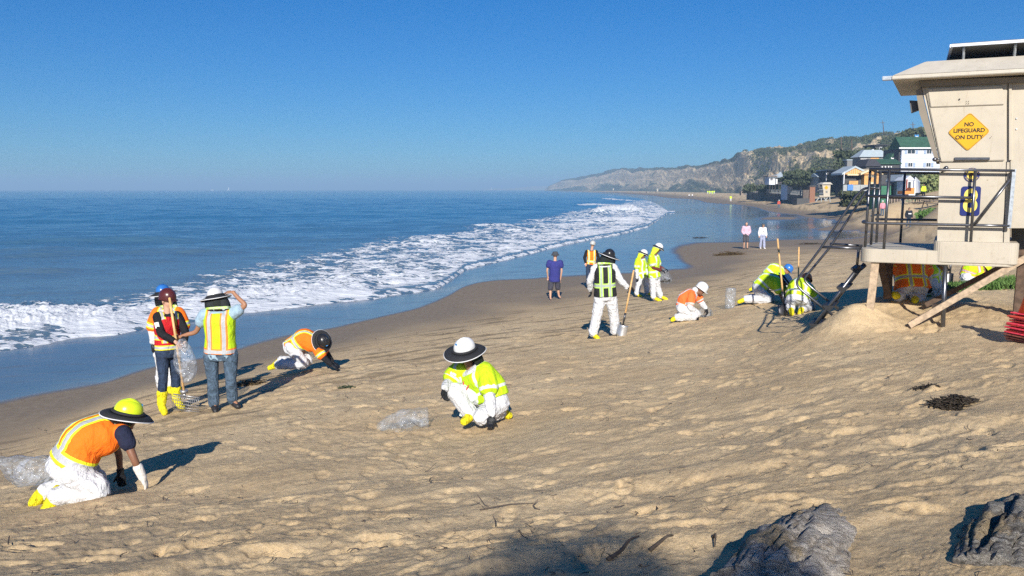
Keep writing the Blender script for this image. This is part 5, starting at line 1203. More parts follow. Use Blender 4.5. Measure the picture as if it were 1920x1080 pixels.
m = MB(); c = TW(1753, 299, .05); m.ell(c, (.035, .03, .03)); m.tube([c, c + AX * .07 + W(0, 0, .01)], .012, 8); m.build('shutter_latch', 'steel_tube', tower, True)
# solar panel
sp = thing('solar_panel', 'tilted solar panel in silver frame on the roof of the big lifeguard tower', 'solar panel', TL(xt + .6, .6, ztop))
xa, za = tloc(1784, 86, .10); xb, zb_ = tloc(1793, 110, .75)
fr = [TL(xa, .10, za), TL(RX, .10, za), TL(RX, .95, ztop + .05), TL(xb - .12, .95, ztop + .05)]; nn = (fr[1] - fr[0]).cross(fr[3] - fr[0]).normalized(); nn = nn if nn.z > 0 else -nn
m = MB(); m.hexa([p_ + nn * .004 for p_ in fr] + [p_ + nn * .03 for p_ in fr]); m.build('panel', 'panel_back', sp)
for a_, b_ in ((0, 1), (3, 2), (0, 3)): m = MB(); m.tube([fr[a_], fr[b_]], .026, 4); m.build('frame', 'panel_silver', sp)
for u in (1807, 1903):
    xx, _ = tloc(u, 100, .2); m = MB(); a_ = TL(xx, .14, za - .03); m.tube([a_, TL(xx, .75, ztop + .04)], .016, 6); m.tube([a_ + AN * .04, TL(xx, .25, ztop)], .018, 6); m.build('bracket', 'galvanised', sp)
# signs
def text_mesh(s_, size, mat, name, root, c, ax, ay, depth=.002, align='CENTER', spacing=1.0, bold=.0, sx=1.0):
    cu = bpy.data.curves.new('txt', 'FONT'); cu.body = s_; cu.size = size; cu.align_x = align; cu.align_y = 'CENTER'; cu.extrude = depth; cu.offset = bold; cu.space_line = spacing
    o = bpy.data.objects.new('txt', cu); COL.objects.link(o); dg = bpy.context.evaluated_depsgraph_get(); me = bpy.data.meshes.new_from_object(o.evaluated_get(dg)); bpy.data.objects.remove(o)
    az = ax.cross(ay).normalized(); org = parent_origin(root)
    for v in me.vertices: v.co = c + ax * (v.co.x * sx) + ay * v.co.y + az * v.co.z - org
    me.materials.clear(); me.materials.append(MATS[mat]); ob = bpy.data.objects.new(name, me); COL.objects.link(ob); ob.parent = root; return ob
UPV = W(0, 0, 1)
sg = thing('warning_sign', 'yellow diamond sign reading NO LIFEGUARD ON DUTY on the tower shutter', 'sign', TW(1817, 247, YW - .06))
def rdiamond(c, hx, hz, r=.12, k=4):
    pts = []; cor = [c + UPV * hz, c + AX * hx, c - UPV * hz, c - AX * hx]
    for i in range(4):
        p_, a_, b_ = cor[i], cor[i - 1], cor[(i + 1) % 4]; s0 = p_.lerp(a_, r); s1 = p_.lerp(b_, r)
        for j_ in range(k + 1): t_ = j_ / k; pts.append(s0.lerp(p_, t_).lerp(p_.lerp(s1, t_), t_))
    return pts
c = TW(1816.5, 247, YW - .045); hx = (TW(1857, 247, YW - .045) - TW(1777, 247, YW - .045)).length / 2; hz = (TW(1817, 211, YW - .045) - TW(1817, 284, YW - .045)).length / 2
m = MB(); m.prism(rdiamond(c, hx, hz), -AN * .006); m.build('plate', 'sign_yellow', sg)
m = MB(); o1 = rdiamond(c - AN * .0062, hx * .965, hz * .965); i1 = rdiamond(c - AN * .0062, hx * .945, hz * .945); n = len(o1); m.add([p_ for p_ in o1 + i1] + [p_ - AN * .001 for p_ in o1 + i1], [(n * 2 + i, n * 2 + (i + 1) % n, n * 3 + (i + 1) % n, n * 3 + i) for i in range(n)]); m.build('border_line', 'sign_black', sg)
for txt, v in (('NO', 233.5), ('LIFEGUARD', 245), ('ON DUTY', 257.5)): text_mesh(txt, .074, 'sign_black', 'lettering', sg, TW(1817 if v > 240 else 1817, v, YW - .045) - AN * .008, AX, UPV, .001, bold=.0022, sx=1.0)
ns = thing('number_sign', 'navy sign with a big yellow 8 on the tower wall', 'sign', TW(1819, 377, YW - .02))
c = TW(1819.5, 377, YW - .004); hw = (TW(1838, 377, YW) - TW(1801, 377, YW)).length / 2; hh = (TW(1819, 350, YW) - TW(1819, 405, YW)).length / 2
m = MB(); m.prism([c + AX * x + UPV * z_ for x, z_ in rrect(-hw, hw, -hh, hh, .035)], -AN * .008); m.build('plate', 'sign_navy', ns)
text_mesh('8', .44, 'logo_yellow', 'numeral', ns, c - AN * .011 - UPV * .01, AX, UPV, .001, bold=.010, sx=.82)
lg = thing('park_emblem', 'round navy and yellow state park emblem with a bear above the number 8', 'emblem', TW(1822, 328, YW - .02))
c = TW(1822, 328, YW - .004); r_ = (TW(1837, 328, YW) - TW(1807, 328, YW)).length / 2
def disc(c_, r0, z0, z1, nm, mt): m = MB(); m.prism([c_ + AX * r0 * math.cos(a_) + UPV * r0 * math.sin(a_) for a_ in np.linspace(0, 2 * math.pi, 37)[:-1]], -AN * (z1 - z0)); o = m.build(nm, mt, lg); return o
disc(c, r_, 0, .006, 'ring', 'sign_navy'); disc(c - AN * .0065, r_ * .62, 0, .001, 'centre', 'logo_yellow')
bear = [(-.52, -.10), (-.42, .02), (-.30, .18), (-.05, .30), (.22, .26), (.40, .14), (.46, -.05), (.40, -.30), (.28, -.32), (.26, -.14), (.06, -.10), (.02, -.32), (-.10, -.32), (-.10, -.12), (-.22, -.14), (-.30, -.32), (-.40, -.30), (-.36, -.08)]
m = MB(); m.prism([c - AN * .008 + AX * x * r_ * .95 + UPV * z_ * r_ * .95 for x, z_ in bear], -AN * .001); m.build('bear', 'bear_brown', lg)
def ring_text(s_, a0, da, flip):
    for i, ch in enumerate(s_):
        if ch == ' ': continue
        a_ = math.radians(a0 + da * i); rad_ = AX * math.cos(a_) + UPV * math.sin(a_); tan_ = AX * -math.sin(a_) + UPV * math.cos(a_)
        ax, ay = (-tan_, rad_) if not flip else (tan_, -rad_)
        text_mesh(ch, r_ * .30, 'logo_yellow', 'letter', lg, c - AN * .0075 + rad_ * r_ * .81, ax, ay, .0006)
ring_text('CALIFORNIA', 168, -17.3, False); ring_text('STATE PARKS', 205, 13, True)
# railing
rt = .0195
def rail(uvs, name='rail', mat='steel_tube', r=rt): return tower_tube([TW(*q) for q in uvs], r, name, mat, tower)
rail([(1632, 317, .04), (1903, 320, .04)]); rail([(1623, 367, .04), (1829, 371, .04)])
tower_tube(smooth_path([TW(1625, 414, .35), TW(1619, 415, .15), TW(1622, 417.5, .04), TW(1660, 419, .04), TW(1893, 423.5, .04)], 4), rt, 'rail', 'steel_tube', tower)
for a_, b_ in (((1668, 318, .04), (1657, 468, .04)), ((1828.5, 320, .02), (1820, 456, .02)), ((1632, 317, .30), (1622, 463, .30)), ((1642, 319, .75), (1633, 459, .75)), ((1651, 321, 1.2), (1643, 455, 1.2)), ((1697, 322, 1.66), (1688, 455, 1.66))): rail([a_, b_], 'post')
YF = 1.66
rail([(1645, 323, YF), (1765, 325, YF)]); rail([(1640, 370, YF), (1760, 372, YF)]); rail([(1641, 411, YF), (1757, 412.5, YF)])
rail([(1632, 317, .04), (1645, 323, YF)]); 
xr, zr1 = tloc(1903, 320, .04); _, zr2 = tloc(1893, 423.5, .04)
m = MB(); m.hexa([TL(xr - .045, .03, zr2 - .03), TL(xr + .0, .03, zr2 - .03), TL(xr + .0, .06, zr2 - .03), TL(xr - .045, .06, zr2 - .03)] + [TL(xr - .03, .03, zr1 + .02), TL(xr + .015, .03, zr1 + .02), TL(xr + .015, .06, zr1 + .02), TL(xr - .03, .06, zr1 + .02)]); m.build('rail_bracket', 'galvanised', tower)
rail([(1902, 326, .05), (1826, 424, .03)], 'brace', r=.017); rail([(1765, 323, YW - .0), (1775, 317, .05)], 'stay', r=.01)
m = MB(); c = TW(1774, 315, .10); m.tube([c, c + AN * .05], .03, 12); m.build('rail_mount', 'steel_tube', tower, True)
# ladder: handrails, stringers and treads
LA, LB = .42, 1.05
tower_tube(smooth_path([TW(1642, 352, LA), TW(1628, 352.5, LA), TW(1617, 356, LA), TW(1604, 369, LA)], 4) + [TW(1540, 464, LA)] + smooth_path([TW(1500, 517, LA), TW(1495, 527, LA), TW(1496, 536, LA), TW(1505, 546, LA)], 4) + [TW(1578, 605, LA)], rt, 'handrail', 'steel_tube', tower)
tower_tube(smooth_path([TW(1650, 353, LB), TW(1636, 354, LB), TW(1626, 359, LB), TW(1616, 371, LB)], 4) + [TW(1556, 464, LB)] + smooth_path([TW(1513, 516, LB), TW(1509, 523, LB), TW(1512, 530, LB), TW(1520, 538, LB)], 4) + [TW(1572, 579, LB)], rt, 'handrail', 'steel_tube', tower)
rail([(1541, 463, LA), (1616, 466, LA)], 'ladder_stay'); rail([(1556, 457, LB), (1617, 461, LB)], 'ladder_stay'); rail([(1610, 467, LA), (1607, 497, LA)], 'ladder_stay')
for yl, a_, b_ in ((LA, (1612, 498), (1519, 621)), (LB, (1621, 494), (1534, 606))): rail([(*a_, yl), (*b_, yl)], 'stringer', 'steel_tube', .028)
xa_, za_ = tloc(1612, 498, LA); xb_, zb3 = tloc(1519, 621, LA)
for k in (.06, .34, .62, .90):
    x_ = xa_ + (xb_ - xa_) * k; z_ = za_ + (zb3 - za_) * k; m = MB(); m.box(TL(x_ - .0, (LA + LB) / 2, z_ + .01), .17, LB - LA + .06, .02, Matrix((AX, AN, W(0, 0, 1))).transposed())
    for yy_ in (LA - .03, LB + .03): m.prism([TL(x_ - .08, yy_, z_), TL(x_ + .08, yy_, z_), TL(x_ + .0, yy_, z_ - .07)], AN * .004)
    m.build('tread', 'black_plate', tower)
# legs and braces
def beam(a_, b_, w_, name, mat):
    a_ = Vector(a_); b_ = Vector(b_); d = (b_ - a_).normalized(); s = d.cross(AN).normalized(); f = s.cross(d); m = MB(); p_ = [a_ + s * x * w_ / 2 + f * y_ * w_ / 2 for x, y_ in ((-1, -1), (1, -1), (1, 1), (-1, 1))]; q_ = [x + (b_ - a_) for x in p_]; m.hexa(p_ + q_); return m.build(name, mat, tower, bevel=.004)
beam(TW(1627, 618, .10), TW(1642, 488, .10), .105, 'leg', 'raw_wood'); beam(TW(1666, 556, 1.3), TW(1650, 488, 1.0), .10, 'leg', 'dark_wood'); beam(TW(1664, 560, 1.4), TW(1667, 486, 1.4), .12, 'leg', 'dark_wood')
beam(TW(1908, 600, .35), TW(1919, 480, .35), .13, 'leg', 'dark_wood'); beam(TW(1705, 610, .0), TW(1960, 462, .12), .085, 'cross_brace', 'raw_wood'); beam(TW(1735, 572, 1.1), TW(1925, 476, 1.25), .07, 'cross_brace', 'dark_wood'); beam(TW(1895, 474, .3), TW(1960, 472, .3), .08, 'floor_beam', 'dark_wood')
tower_tube([TW(1767, 632, .06), TW(1772.5, 494, .06)], .031, 'steel_leg', 'steel_tube', tower)
m = MB(); m.box(TW(1752, 578, .3), .05, .05, .14); m.build('brace_block', 'raw_wood', tower)
# orange barrier fencing stacked by the tower leg
simple('fence_orange', (.70, .10, .06), .6, var=.3, vscale=30); simple('fence_pink', (.85, .08, .12), .6, var=.2, vscale=30); simple('fence_old', (.33, .11, .07), .7, var=.3, vscale=30); simple('cone_orange', (.85, .13, .03), .5)
fb = hit(1915, 646); st = thing('stacked_cones', 'stack of faded orange traffic cone bases at the foot of the tower', 'traffic cones', fb)
N_ = 12; hgt = (P(1915, 590, fb.y) - P(1915, 645, fb.y)).length
for i in range(N_):
    z_ = fb.z + hgt * (i + .3) / N_; m = MB(); k = rs.rand() * .06 - .03; w_ = .40 - i * .004; R_ = Matrix.Rotation(.25 + k * 2, 3, 'Z') @ Matrix.Rotation(.05 * rs.randn() * .5, 3, 'Y'); c_ = W(fb.x + .22 + k, fb.y + .2, z_); m.box(c_, w_, w_, hgt / N_ * .62, R_); m.build('cone_base', ('fence_old', 'fence_orange', 'fence_old', 'fence_pink')[(i * 7 // 3) % 4] if i < 6 else ('fence_pink' if i % 2 else 'fence_orange'), st, bevel=.008)
m = MB(); m.tube([W(fb.x + .22, fb.y + .2, fb.z + hgt), W(fb.x + .22, fb.y + .2, fb.z + hgt + .42)], [.14, .03], 18); m.build('cone', 'cone_orange', st, True)
# ------------------------------------------------------------------ driftwood, wrack and small litter near the camera
def mat_drift(name, a, b):
    t = NT(name); c = t.coord((1, 1, 1)); st = t.coord((.6, 6, 6)); n = t.noise(3.2, 7, .7, st, .8); n2 = t.noise(2.2, 5, .65, c)
    k = t.mix(t.ramp(n, .35, .62), a, b); up_ = t.new('ShaderNodeSeparateXYZ'); t.put(up_.inputs[0], t.new('ShaderNodeNewGeometry').outputs['Normal']); k = t.mix(t.math('MULTIPLY', t.ramp(n2, .53, .62, 0, .85), t.ramp(up_.outputs[2], .25, .6)), k, (.50, .385, .23)); k = t.mix(t.ramp(t.noise(5, 4, .7, c), .62, .70), k, (.03, .022, .016)); k = t.mix(t.ramp(t.math('ABSOLUTE', t.math('SUBTRACT', t.noise(2.6, 5, .7, st, 1.0), .5)), .012, .003, 0, .7), k, (.05, .04, .033))
    nb = t.bump(n, 1.0, .05); nb = t.bump(t.noise(16, 5, .75, st), 1.0, .018, nb); t.set(k, .9, 0, nb, .1)
mat_drift('driftwood_grey', (.34, .30, .26), (.70, .64, .56)); mat_drift('driftwood_dark', (.12, .105, .09), (.44, .41, .36))
simple('kelp', (.030, .022, .014), .6, var=.3, vscale=20); simple('kelp_brown', (.085, .055, .022), .7, var=.35, vscale=20); simple('twig', (.07, .055, .045), .85, var=.3, vscale=20)
def log(name, label, pts, radii, mat, stubs=(), seed=0, rough_=.05):
    r = thing(name, label, 'driftwood log', pts[0]); C = smooth_path(pts, 22); m_ = len(C); s = np.linspace(0, len(pts) - 1, m_); R_ = np.interp(s, range(len(pts)), radii); n = 110
    al = np.concatenate([[0], np.cumsum([(C[i + 1] - C[i]).length for i in range(m_ - 1)])]); th = np.linspace(0, 2 * np.pi, n, endpoint=False)
    T, A = np.meshgrid(th, al); X, Y_ = np.cos(T), np.sin(T)
    k = 1 + .16 * fbm(X * 1.1 + seed, Y_ * 1.1 + A * 2.2, 2, seed) + rough_ * 1.05 * fbm(X * 2.6 + seed, Y_ * 2.6 + A * 3.5, 5, seed + 2, .66) - rough_ * 1.5 * sstep(.14, .0, np.abs(fbm(X * 2.2 + A * .5, Y_ * 2.2 + A * .7, 3, seed + 4)))
    k = k - .05 * sstep(.10, .0, np.abs(perlin(X * 4 + A * .4, Y_ * 4 + seed + A * .6, seed + 5)))                 # long splits along the grain
    k = k - .22 * sstep(.30, .48, perlin(X * 1.8 + A * 2.6, Y_ * 1.8 + seed, seed + 8)) ; V = []
    for i, c in enumerate(C):
        t = (C[min(i + 1, m_ - 1)] - C[max(i - 1, 0)]).normalized(); a = W(0, 0, 1) - t * t.z; a.normalize(); b = t.cross(a)
        end = min(1.0, (min(i, 1e9) + 1) / 1.0) * math.sqrt(max(0.02, 1 - max(0, (al[i] - (al[-1] - R_[i])) / max(R_[i], .01)) ** 2)) if i > m_ // 2 else 1
        for j_ in range(n): V.append(c + (a * math.cos(th[j_]) + b * math.sin(th[j_])) * (R_[i] * float(k[i, j_]) * end))
    Fc = [(i * n + j_, i * n + (j_ + 1) % n, (i + 1) * n + (j_ + 1) % n, (i + 1) * n + j_) for i in range(m_ - 1) for j_ in range(n)] + [tuple(range(n))[::-1], tuple((m_ - 1) * n + j_ for j_ in range(n))]
    m = MB(); m.add(V, Fc); m.build('trunk', mat, r, True)
    for (q0, q1, rr) in stubs: m = MB(); L = smooth_path([q0, (Vector(q0) + Vector(q1)) / 2 + W(.02, 0, .02), q1], 5); m.tube(L, list(np.linspace(rr, rr * .35, len(L))), 9); m.build('root_stub', mat, r, True)
    return r
log('driftwood_log', 'pale grey driftwood log half buried in sand, its rounded end towards the tower', [P(1425, 1180, 3.3), P(1500, 1095, 3.95), P(1560, 1045, 4.6), P(1605, 1030, 5.1), P(1660, 1026, 5.6)], [.29, .30, .29, .26, .19], 'driftwood_grey', [(P(1612, 970, 5.0), P(1640, 978, 5.1), .035), (P(1625, 985, 4.95), P(1656, 1000, 5.0), .03), (P(1612, 1002, 4.85), P(1590, 1020, 4.8), .03), (P(1632, 1000, 4.95), P(1650, 1020, 4.95), .028)], 3)
log('driftwood_log', 'dark weathered log with frayed bark, cut off by the corner of the view', [P(1850, 1120, 3.4), P(1890, 1045, 3.9), P(1935, 1000, 4.35), P(2010, 965, 4.8)], [.19, .22, .21, .18], 'driftwood_dark', [], 9, .09)
def twig(pts, r, mat='twig', label='', name='twig'):
    m = MB(); L = smooth_path(pts, 4); m.tube(L, list(np.linspace(r, r * .35, len(L))), 6); o = m.build(name, mat, None, True, origin=pts[0]); o['label'] = label; o['category'] = 'twig'; return o
def gp(u, v, lift=.015): p_ = hit(u, v); return p_ + W(0, 0, lift)
twig([gp(1140, 1054), gp(1165, 1042, .03), gp(1180, 1030, .05), gp(1198, 1019, .04)], .013, label='bent dark driftwood twig lying in dappled shade, beside a forked one')
o = twig([gp(1218, 1037), gp(1235, 1032, .04), gp(1252, 1022, .05), gp(1262, 1014, .03)], .012, label='forked dark twig just beside the bent driftwood twig')
twig([gp(1337, 1012), gp(1341, 1020, .05), gp(1340, 1032, .02)], .009, label='short crooked black twig standing up from the sand')
twig([gp(900, 960), gp(930, 955, .02), gp(965, 950, .02), gp(1000, 948)], .006, label='long thin root lying along a sand scarp', name='root')
def scatter():
    r = np.random.RandomState(12); m = MB()
    # small seaweed scraps and bark chips, thousands of them on the dry sand
    V = []; Fc = []
    n = 3200; bb = r.uniform(-.62, .64, n); yy = np.exp(r.uniform(math.log(3.2), math.log(34), n)); x = bb * yy; z = z_macro(x, yy); zs = z_smooth(x, yy)
    keep = (zs > .75) & ((fbm(x * .5, yy * .8, 3, 77) + .35 * (zs < 1.8) + .25 * (yy < 6)) > .12); x, yy, z = x[keep], yy[keep], z[keep]
    for i in range(len(x)):
        L = (.007 + .022 * r.rand() ** 3) * (1 + .05 * yy[i]); a = r.rand() * 6.28; cur = r.normal() * .8; c = Vector((x[i], yy[i], z[i] + .006)); pts = [c]
        for k in range(3): pts.append(pts[-1] + Vector((math.cos(a) * L, math.sin(a) * L, abs(r.normal()) * L * .35))); a += cur
        w_ = L * (.10 + .12 * r.rand()); n0 = len(V)
        for k, p_ in enumerate(pts):
            d = Vector((-math.sin(a), math.cos(a), 0)) * w_ * (1 - abs(k - 1.5) / 2.5); V += [p_ + d, p_ + W(0, 0, w_ * .7), p_ - d]
        for k in range(3):
            b_ = n0 + k * 3; Fc += [(b_, b_ + 1, b_ + 4, b_ + 3), (b_ + 1, b_ + 2, b_ + 5, b_ + 4)]
    m.add(V, Fc); o = m.build('seaweed_scraps', 'twig', None, False, origin=(0, 0, 0)); o['kind'] = 'stuff'
scatter()
def kelp_pile(label, u, v, w_, h_, mat='kelp', n=160, seed=0, elong=1.0):
    c = hit(u, v); r = random.Random(seed); m = MB()
    for _ in range(n):
        a = r.random() * 6.28; d = r.random() ** .6; x = math.cos(a) * d * w_; y_ = math.sin(a) * d * w_ * .55 * elong; p_ = c + W(x, y_, 0); p_.z = ground_z(p_.x, p_.y) + r.random() * h_ * (1 - d) + .01
        pts = [p_]; an = r.random() * 6.28; L = w_ * .16
        for k in range(3): an += r.gauss(0, .9); pts.append(pts[-1] + W(math.cos(an) * L, math.sin(an) * L, r.gauss(0, .25) * L))
        for q_ in pts: q_.z = max(q_.z, ground_z(q_.x, q_.y) + .004)
        m.tube(smooth_path(pts, 2), .004 + .006 * w_, 4)
    o = m.build('kelp_clump', mat, None, True, origin=c); o['label'] = label; o['category'] = 'seaweed'; return o
kelp_pile('black tangled seaweed clump on the dry sand below the tower', 1786, 758, .17, .07, n=420, seed=1)
kelp_pile('small black seaweed scrap above the big black clump', 1735, 728, .11, .03, n=60, seed=2)
kelp_pile('long brown kelp mound on damp sand below the couple', 1368, 478, .85, .22, 'kelp_brown', 260, 3, .7)
kelp_pile('tuft of brown kelp behind the legs of the man in lime vest', 462, 722, .30, .08, 'kelp_brown', 150, 4)
kelp_pile('small dark green weed tuft in the open sand beyond the crawling orange worker', 652, 727, .12, .03, 'dark_leaf', 60, 5)
kelp_pile('thin strip of seaweed farther up by the ladder rails', 1520, 458, .9, .04, 'kelp', 90, 6, .12)
kelp_pile('dark seaweed strand on the wet film near the couple', 1312, 446, .7, .04, 'kelp', 70, 7, .15)
# plants at the edge of the sand flat
def greens(label, poly, n, seed, h=.16, mat='succulent_leaf', name='ice_plant'):
    r = np.random.RandomState(seed); V = []; uv = []
    while len(uv) < n:
        k = r.randint(len(poly) - 1); a, b = poly[k], poly[k + 1]; t_ = r.rand(); u = a[0] + (b[0] - a[0]) * t_; v = a[1] + (b[1] - a[1]) * t_ + (a[2] + (b[2] - a[2]) * t_) * r.rand(); uv.append((u, v))
    P0 = None; fc = []
    ys = []
    for (u, v) in uv:
        p_ = hit(u, v); P0 = P0 or p_
        for _ in range(5):
            q_ = p_ + W(r.normal() * .06, r.normal() * .06, -.01); d = Vector((r.normal() * .5, r.normal() * .5, 1)).normalized(); L = h * (.5 + r.rand() * .8); s = d.cross(Vector((r.normal(), r.normal(), .1))).normalized() * L * .10; n0 = len(V); bend = Vector((r.normal(), r.normal(), 0)) * L * .2
            V += [q_ - s, q_ + s, q_ + d * L * .55 + s * .9 + bend * .3, q_ + d * L * .55 - s * .9 + bend * .3, q_ + d * L + bend]; fc += [(n0, n0 + 1, n0 + 2, n0 + 3), (n0 + 3, n0 + 2, n0 + 4)]
    m = MB(); m.add(V, fc); o = m.build(name, mat, None, False, origin=P0); o['kind'] = 'stuff'; return o
greens('', [(1735, 552, 3), (1760, 544, 5), (1800, 536, 12), (1850, 530, 14), (1905, 526, 16), (1960, 524, 18)], 900, 4, .15)
# ------------------------------------------------------------------ fan palm behind the photographer: its crown shades the bottom of the view
def fan_palm():
    tgt = W(.55, 2.34, 2.85); c = tgt + sd * 8.2; gz_ = 2.6; foot = W(c.x + .3, c.y - .2, gz_)
    r = thing('fan_palm', 'fan palm behind the camera whose fronds dapple the nearest sand', 'palm', foot); m = MB(); m.tube(smooth_path([foot - W(0, 0, .3), foot + W(.1, 0, 1.8), c - W(0, 0, .2)], 6), .12, 12); m.build('trunk', 'dark_wood', r, True)
    rr = random.Random(4)
    for i in range(12):
        a = i * 2.4; el = rr.uniform(-.25, .95); d = W(math.cos(a) * math.cos(el), math.sin(a) * math.cos(el), math.sin(el)); L = rr.uniform(.45, .85); tip = c + d * L; m = MB(); m.tube([c, c + d * L * .5 + W(0, 0, .05), tip], .014, 5); side = d.cross(W(0, 0, 1)).normalized(); upn = side.cross(d).normalized()
        for k in range(15):
            an = -1.9 + 3.8 * k / 14; dd = (d * math.cos(an) + side * math.sin(an)).normalized(); Lf = .50 * (1 - .12 * abs(an)); w_ = side * math.cos(an) - d * math.sin(an); e = tip + dd * Lf - W(0, 0, .10 * rr.random())
            md = tip + dd * Lf * .55; V = [tip, md + w_ * .026, e, md - w_ * .026, tip - upn * .004, md + w_ * .026 - upn * .004, e - upn * .004, md - w_ * .026 - upn * .004]; m.add(V, [(0, 1, 2, 3), (7, 6, 5, 4), (0, 3, 7, 4), (1, 0, 4, 5), (2, 1, 5, 6), (3, 2, 6, 7)])
        m.build('frond', 'dark_leaf', r)
fan_palm()
# ------------------------------------------------------------------ settlement below the hill
simple('cabin_white', (.60, .64, .70), .7, var=.06); simple('cabin_grey', (.20, .20, .20), .8, var=.15); simple('plywood', (.62, .33, .11), .7, var=.15, vscale=2); simple('plywood_trim', (.68, .56, .36), .7); simple('roof_green', (.035, .095, .06), .8, var=.2, vscale=1.5); simple('roof_dark', (.045, .045, .055), .85, var=.2); simple('roof_pale', (.36, .42, .46), .7, var=.12); simple('roof_brown', (.25, .20, .16), .8, var=.2)
simple('plank_brown', (.24, .12, .075), .85, var=.2); simple('window_glass', (.035, .045, .055), .08, spec=.8); simple('shutter_blue', (.30, .38, .52), .7); simple('wall_dark', (.07, .072, .075), .85, var=.3); simple('deck_wood', (.11, .09, .078), .85, var=.25, vscale=3); simple('rust_red', (.35, .08, .05), .8); simple('banner_blue', (.05, .25, .55), .7); simple('stripe_blue', (.10, .14, .26), .7); simple('orange_wood', (.65, .24, .06), .7); simple('fence_mesh', (.34, .36, .36), .8); simple('pole_wood', (.10, .075, .06), .9); simple('tarp_blue', (.08, .22, .50), .6); simple('green_paint', (.04, .16, .09), .6)
def house(name, label, u0, u1, vb, vt, y, depth, wall, roof=None, rtype='flat', rh=0, over=.3, cat='house', yaw=0.0, base_drop=2.0):
    """box building seen between photo columns u0..u1 and rows vt..vb at distance y"""
    c0 = P(u0, vb, y); c1 = P(u1, vb, y); zt_ = P(u0, vt, y).z; w_ = c1.x - c0.x; r = thing(name, label, cat, ((c0.x + c1.x) / 2, y, c0.z)); m = MB()
    m.box(((c0.x + c1.x) / 2, y + depth / 2, (c0.z - base_drop + zt_) / 2), w_, depth, zt_ - c0.z + base_drop); m.build('wall', wall, r)
    if roof:
        x0, x1_ = c0.x - over, c1.x + over; ya_, yb_ = y - over, y + depth + over; z0 = zt_ + .01; zr_ = z0 + rh; m = MB()
        if rtype == 'flat': m.box(((x0 + x1_) / 2, (ya_ + yb_) / 2, z0 + .12), x1_ - x0, yb_ - ya_, .24)
        elif rtype == 'gablex': m.prism([(x0, ya_, z0), (x1_, ya_, z0), (x1_, ya_, z0 + .15), ((x0 + x1_) / 2, ya_, zr_), (x0, ya_, z0 + .15)], (0, yb_ - ya_, 0))   # gable faces the viewer
        elif rtype == 'gabley': m.prism([(x0, ya_, z0), (x0, yb_, z0), (x0, yb_, z0 + .15), (x0, (ya_ + yb_) / 2, zr_), (x0, ya_, z0 + .15)], (x1_ - x0, 0, 0))
        elif rtype == 'hip':
            k = min(w_, depth) * .4; m.hexa([Vector(p_) for p_ in ((x0, ya_, z0), (x1_, ya_, z0), (x1_, yb_, z0), (x0, yb_, z0), (x0 + k, ya_ + k, zr_), (x1_ - k, ya_ + k, zr_), (x1_ - k, yb_ - k, zr_), (x0 + k, yb_ - k, zr_))])
        m.build('roof', roof, r)
    return r, y
def win(r, y, u0, u1, v0, v1, shutters=0.0, frame='white_paint', glass='window_glass', d=.0):
    a = P(u0, v1, y); b = P(u1, v0, y); cx, cz = (a.x + b.x) / 2, (a.z + b.z) / 2; w_, h_ = b.x - a.x, b.z - a.z; m = MB(); t_ = .09
    for sx, sz, ww, hh_ in ((0, h_ / 2, w_ + t_, t_), (0, -h_ / 2, w_ + t_, t_), (-w_ / 2, 0, t_, h_ - t_), (w_ / 2, 0, t_, h_ - t_), (0, 0, t_ * .6, h_ - t_)): m.box((cx + sx, y - .03 - d, cz + sz), ww, .10, hh_)
    f = m.build('window', frame, r); m = MB(); m.box((cx, y - .02 - d, cz), w_ - .04, .05, h_ - .04); g = m.build('pane', glass, r); g.parent = f; g.location = (0, 0, 0)
    if shutters:
        for s in (-1, 1): m = MB(); m.box((cx + s * (w_ / 2 + shutters / 2 + .06), y - .05 - d, cz), shutters, .07, h_ + .06); m.build('shutter', 'shutter_blue', r)
    return f
def block(r, name, u0, u1, v0, v1, y, dep, mat): a = P(u0, v1, y); b = P(u1, v0, y); m = MB(); m.box(((a.x + b.x) / 2, y + dep / 2, (a.z + b.z) / 2), b.x - a.x, dep, b.z - a.z); return m.build(name, mat, r)
# white two-storey house
r, y = house('house', 'white two-storey house with blue shutters and green roof above the beach', 1688, 1762, 339, 279, 165, 5, 'cabin_white', 'roof_green', 'gabley', 2.4, .3)
for (u0, u1, v0, v1, s) in ((1701, 1716, 280.5, 288.5, .45), (1737, 1747, 280.5, 288.5, .45), (1702, 1711, 305, 313, .45), (1736, 1745, 305, 313, .45)): win(r, y, u0, u1, v0, v1, s)
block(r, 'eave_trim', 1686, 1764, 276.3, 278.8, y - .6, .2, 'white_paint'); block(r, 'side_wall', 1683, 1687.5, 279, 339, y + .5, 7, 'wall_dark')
for v in range(292, 338, 5): block(r, 'siding_board', 1688, 1762, v, v + .5, y - .03, .04, 'shutter_blue')
r, y = house('cabin', 'dark cabin with steep green roof wedged beside the white two-storey house', 1668, 1684, 315, 299, 168, 2.5, 'wall_dark', 'roof_green', 'gablex', 1.6, .2); block(r, 'vent_box', 1671, 1678, 295, 302, y - .4, .3, 'white_paint'); 
r, y = house('cabin', 'low hut with green pitched roof and party lights below the white house', 1650, 1686, 318, 308, 150, 5, 'wall_dark', 'roof_green', 'gabley', 1.0, .3)
for u in (1653, 1659, 1665, 1670): block(r, 'lantern', u, u + 2.4, 311.5, 314, y - .45, .2, 'white_paint')
r, y = house('cabin', 'hut with dark tarred roof just above the plywood house', 1624, 1650, 320, 312, 148, 5, 'wall_dark', 'roof_dark', 'hip', 1.3, .3)
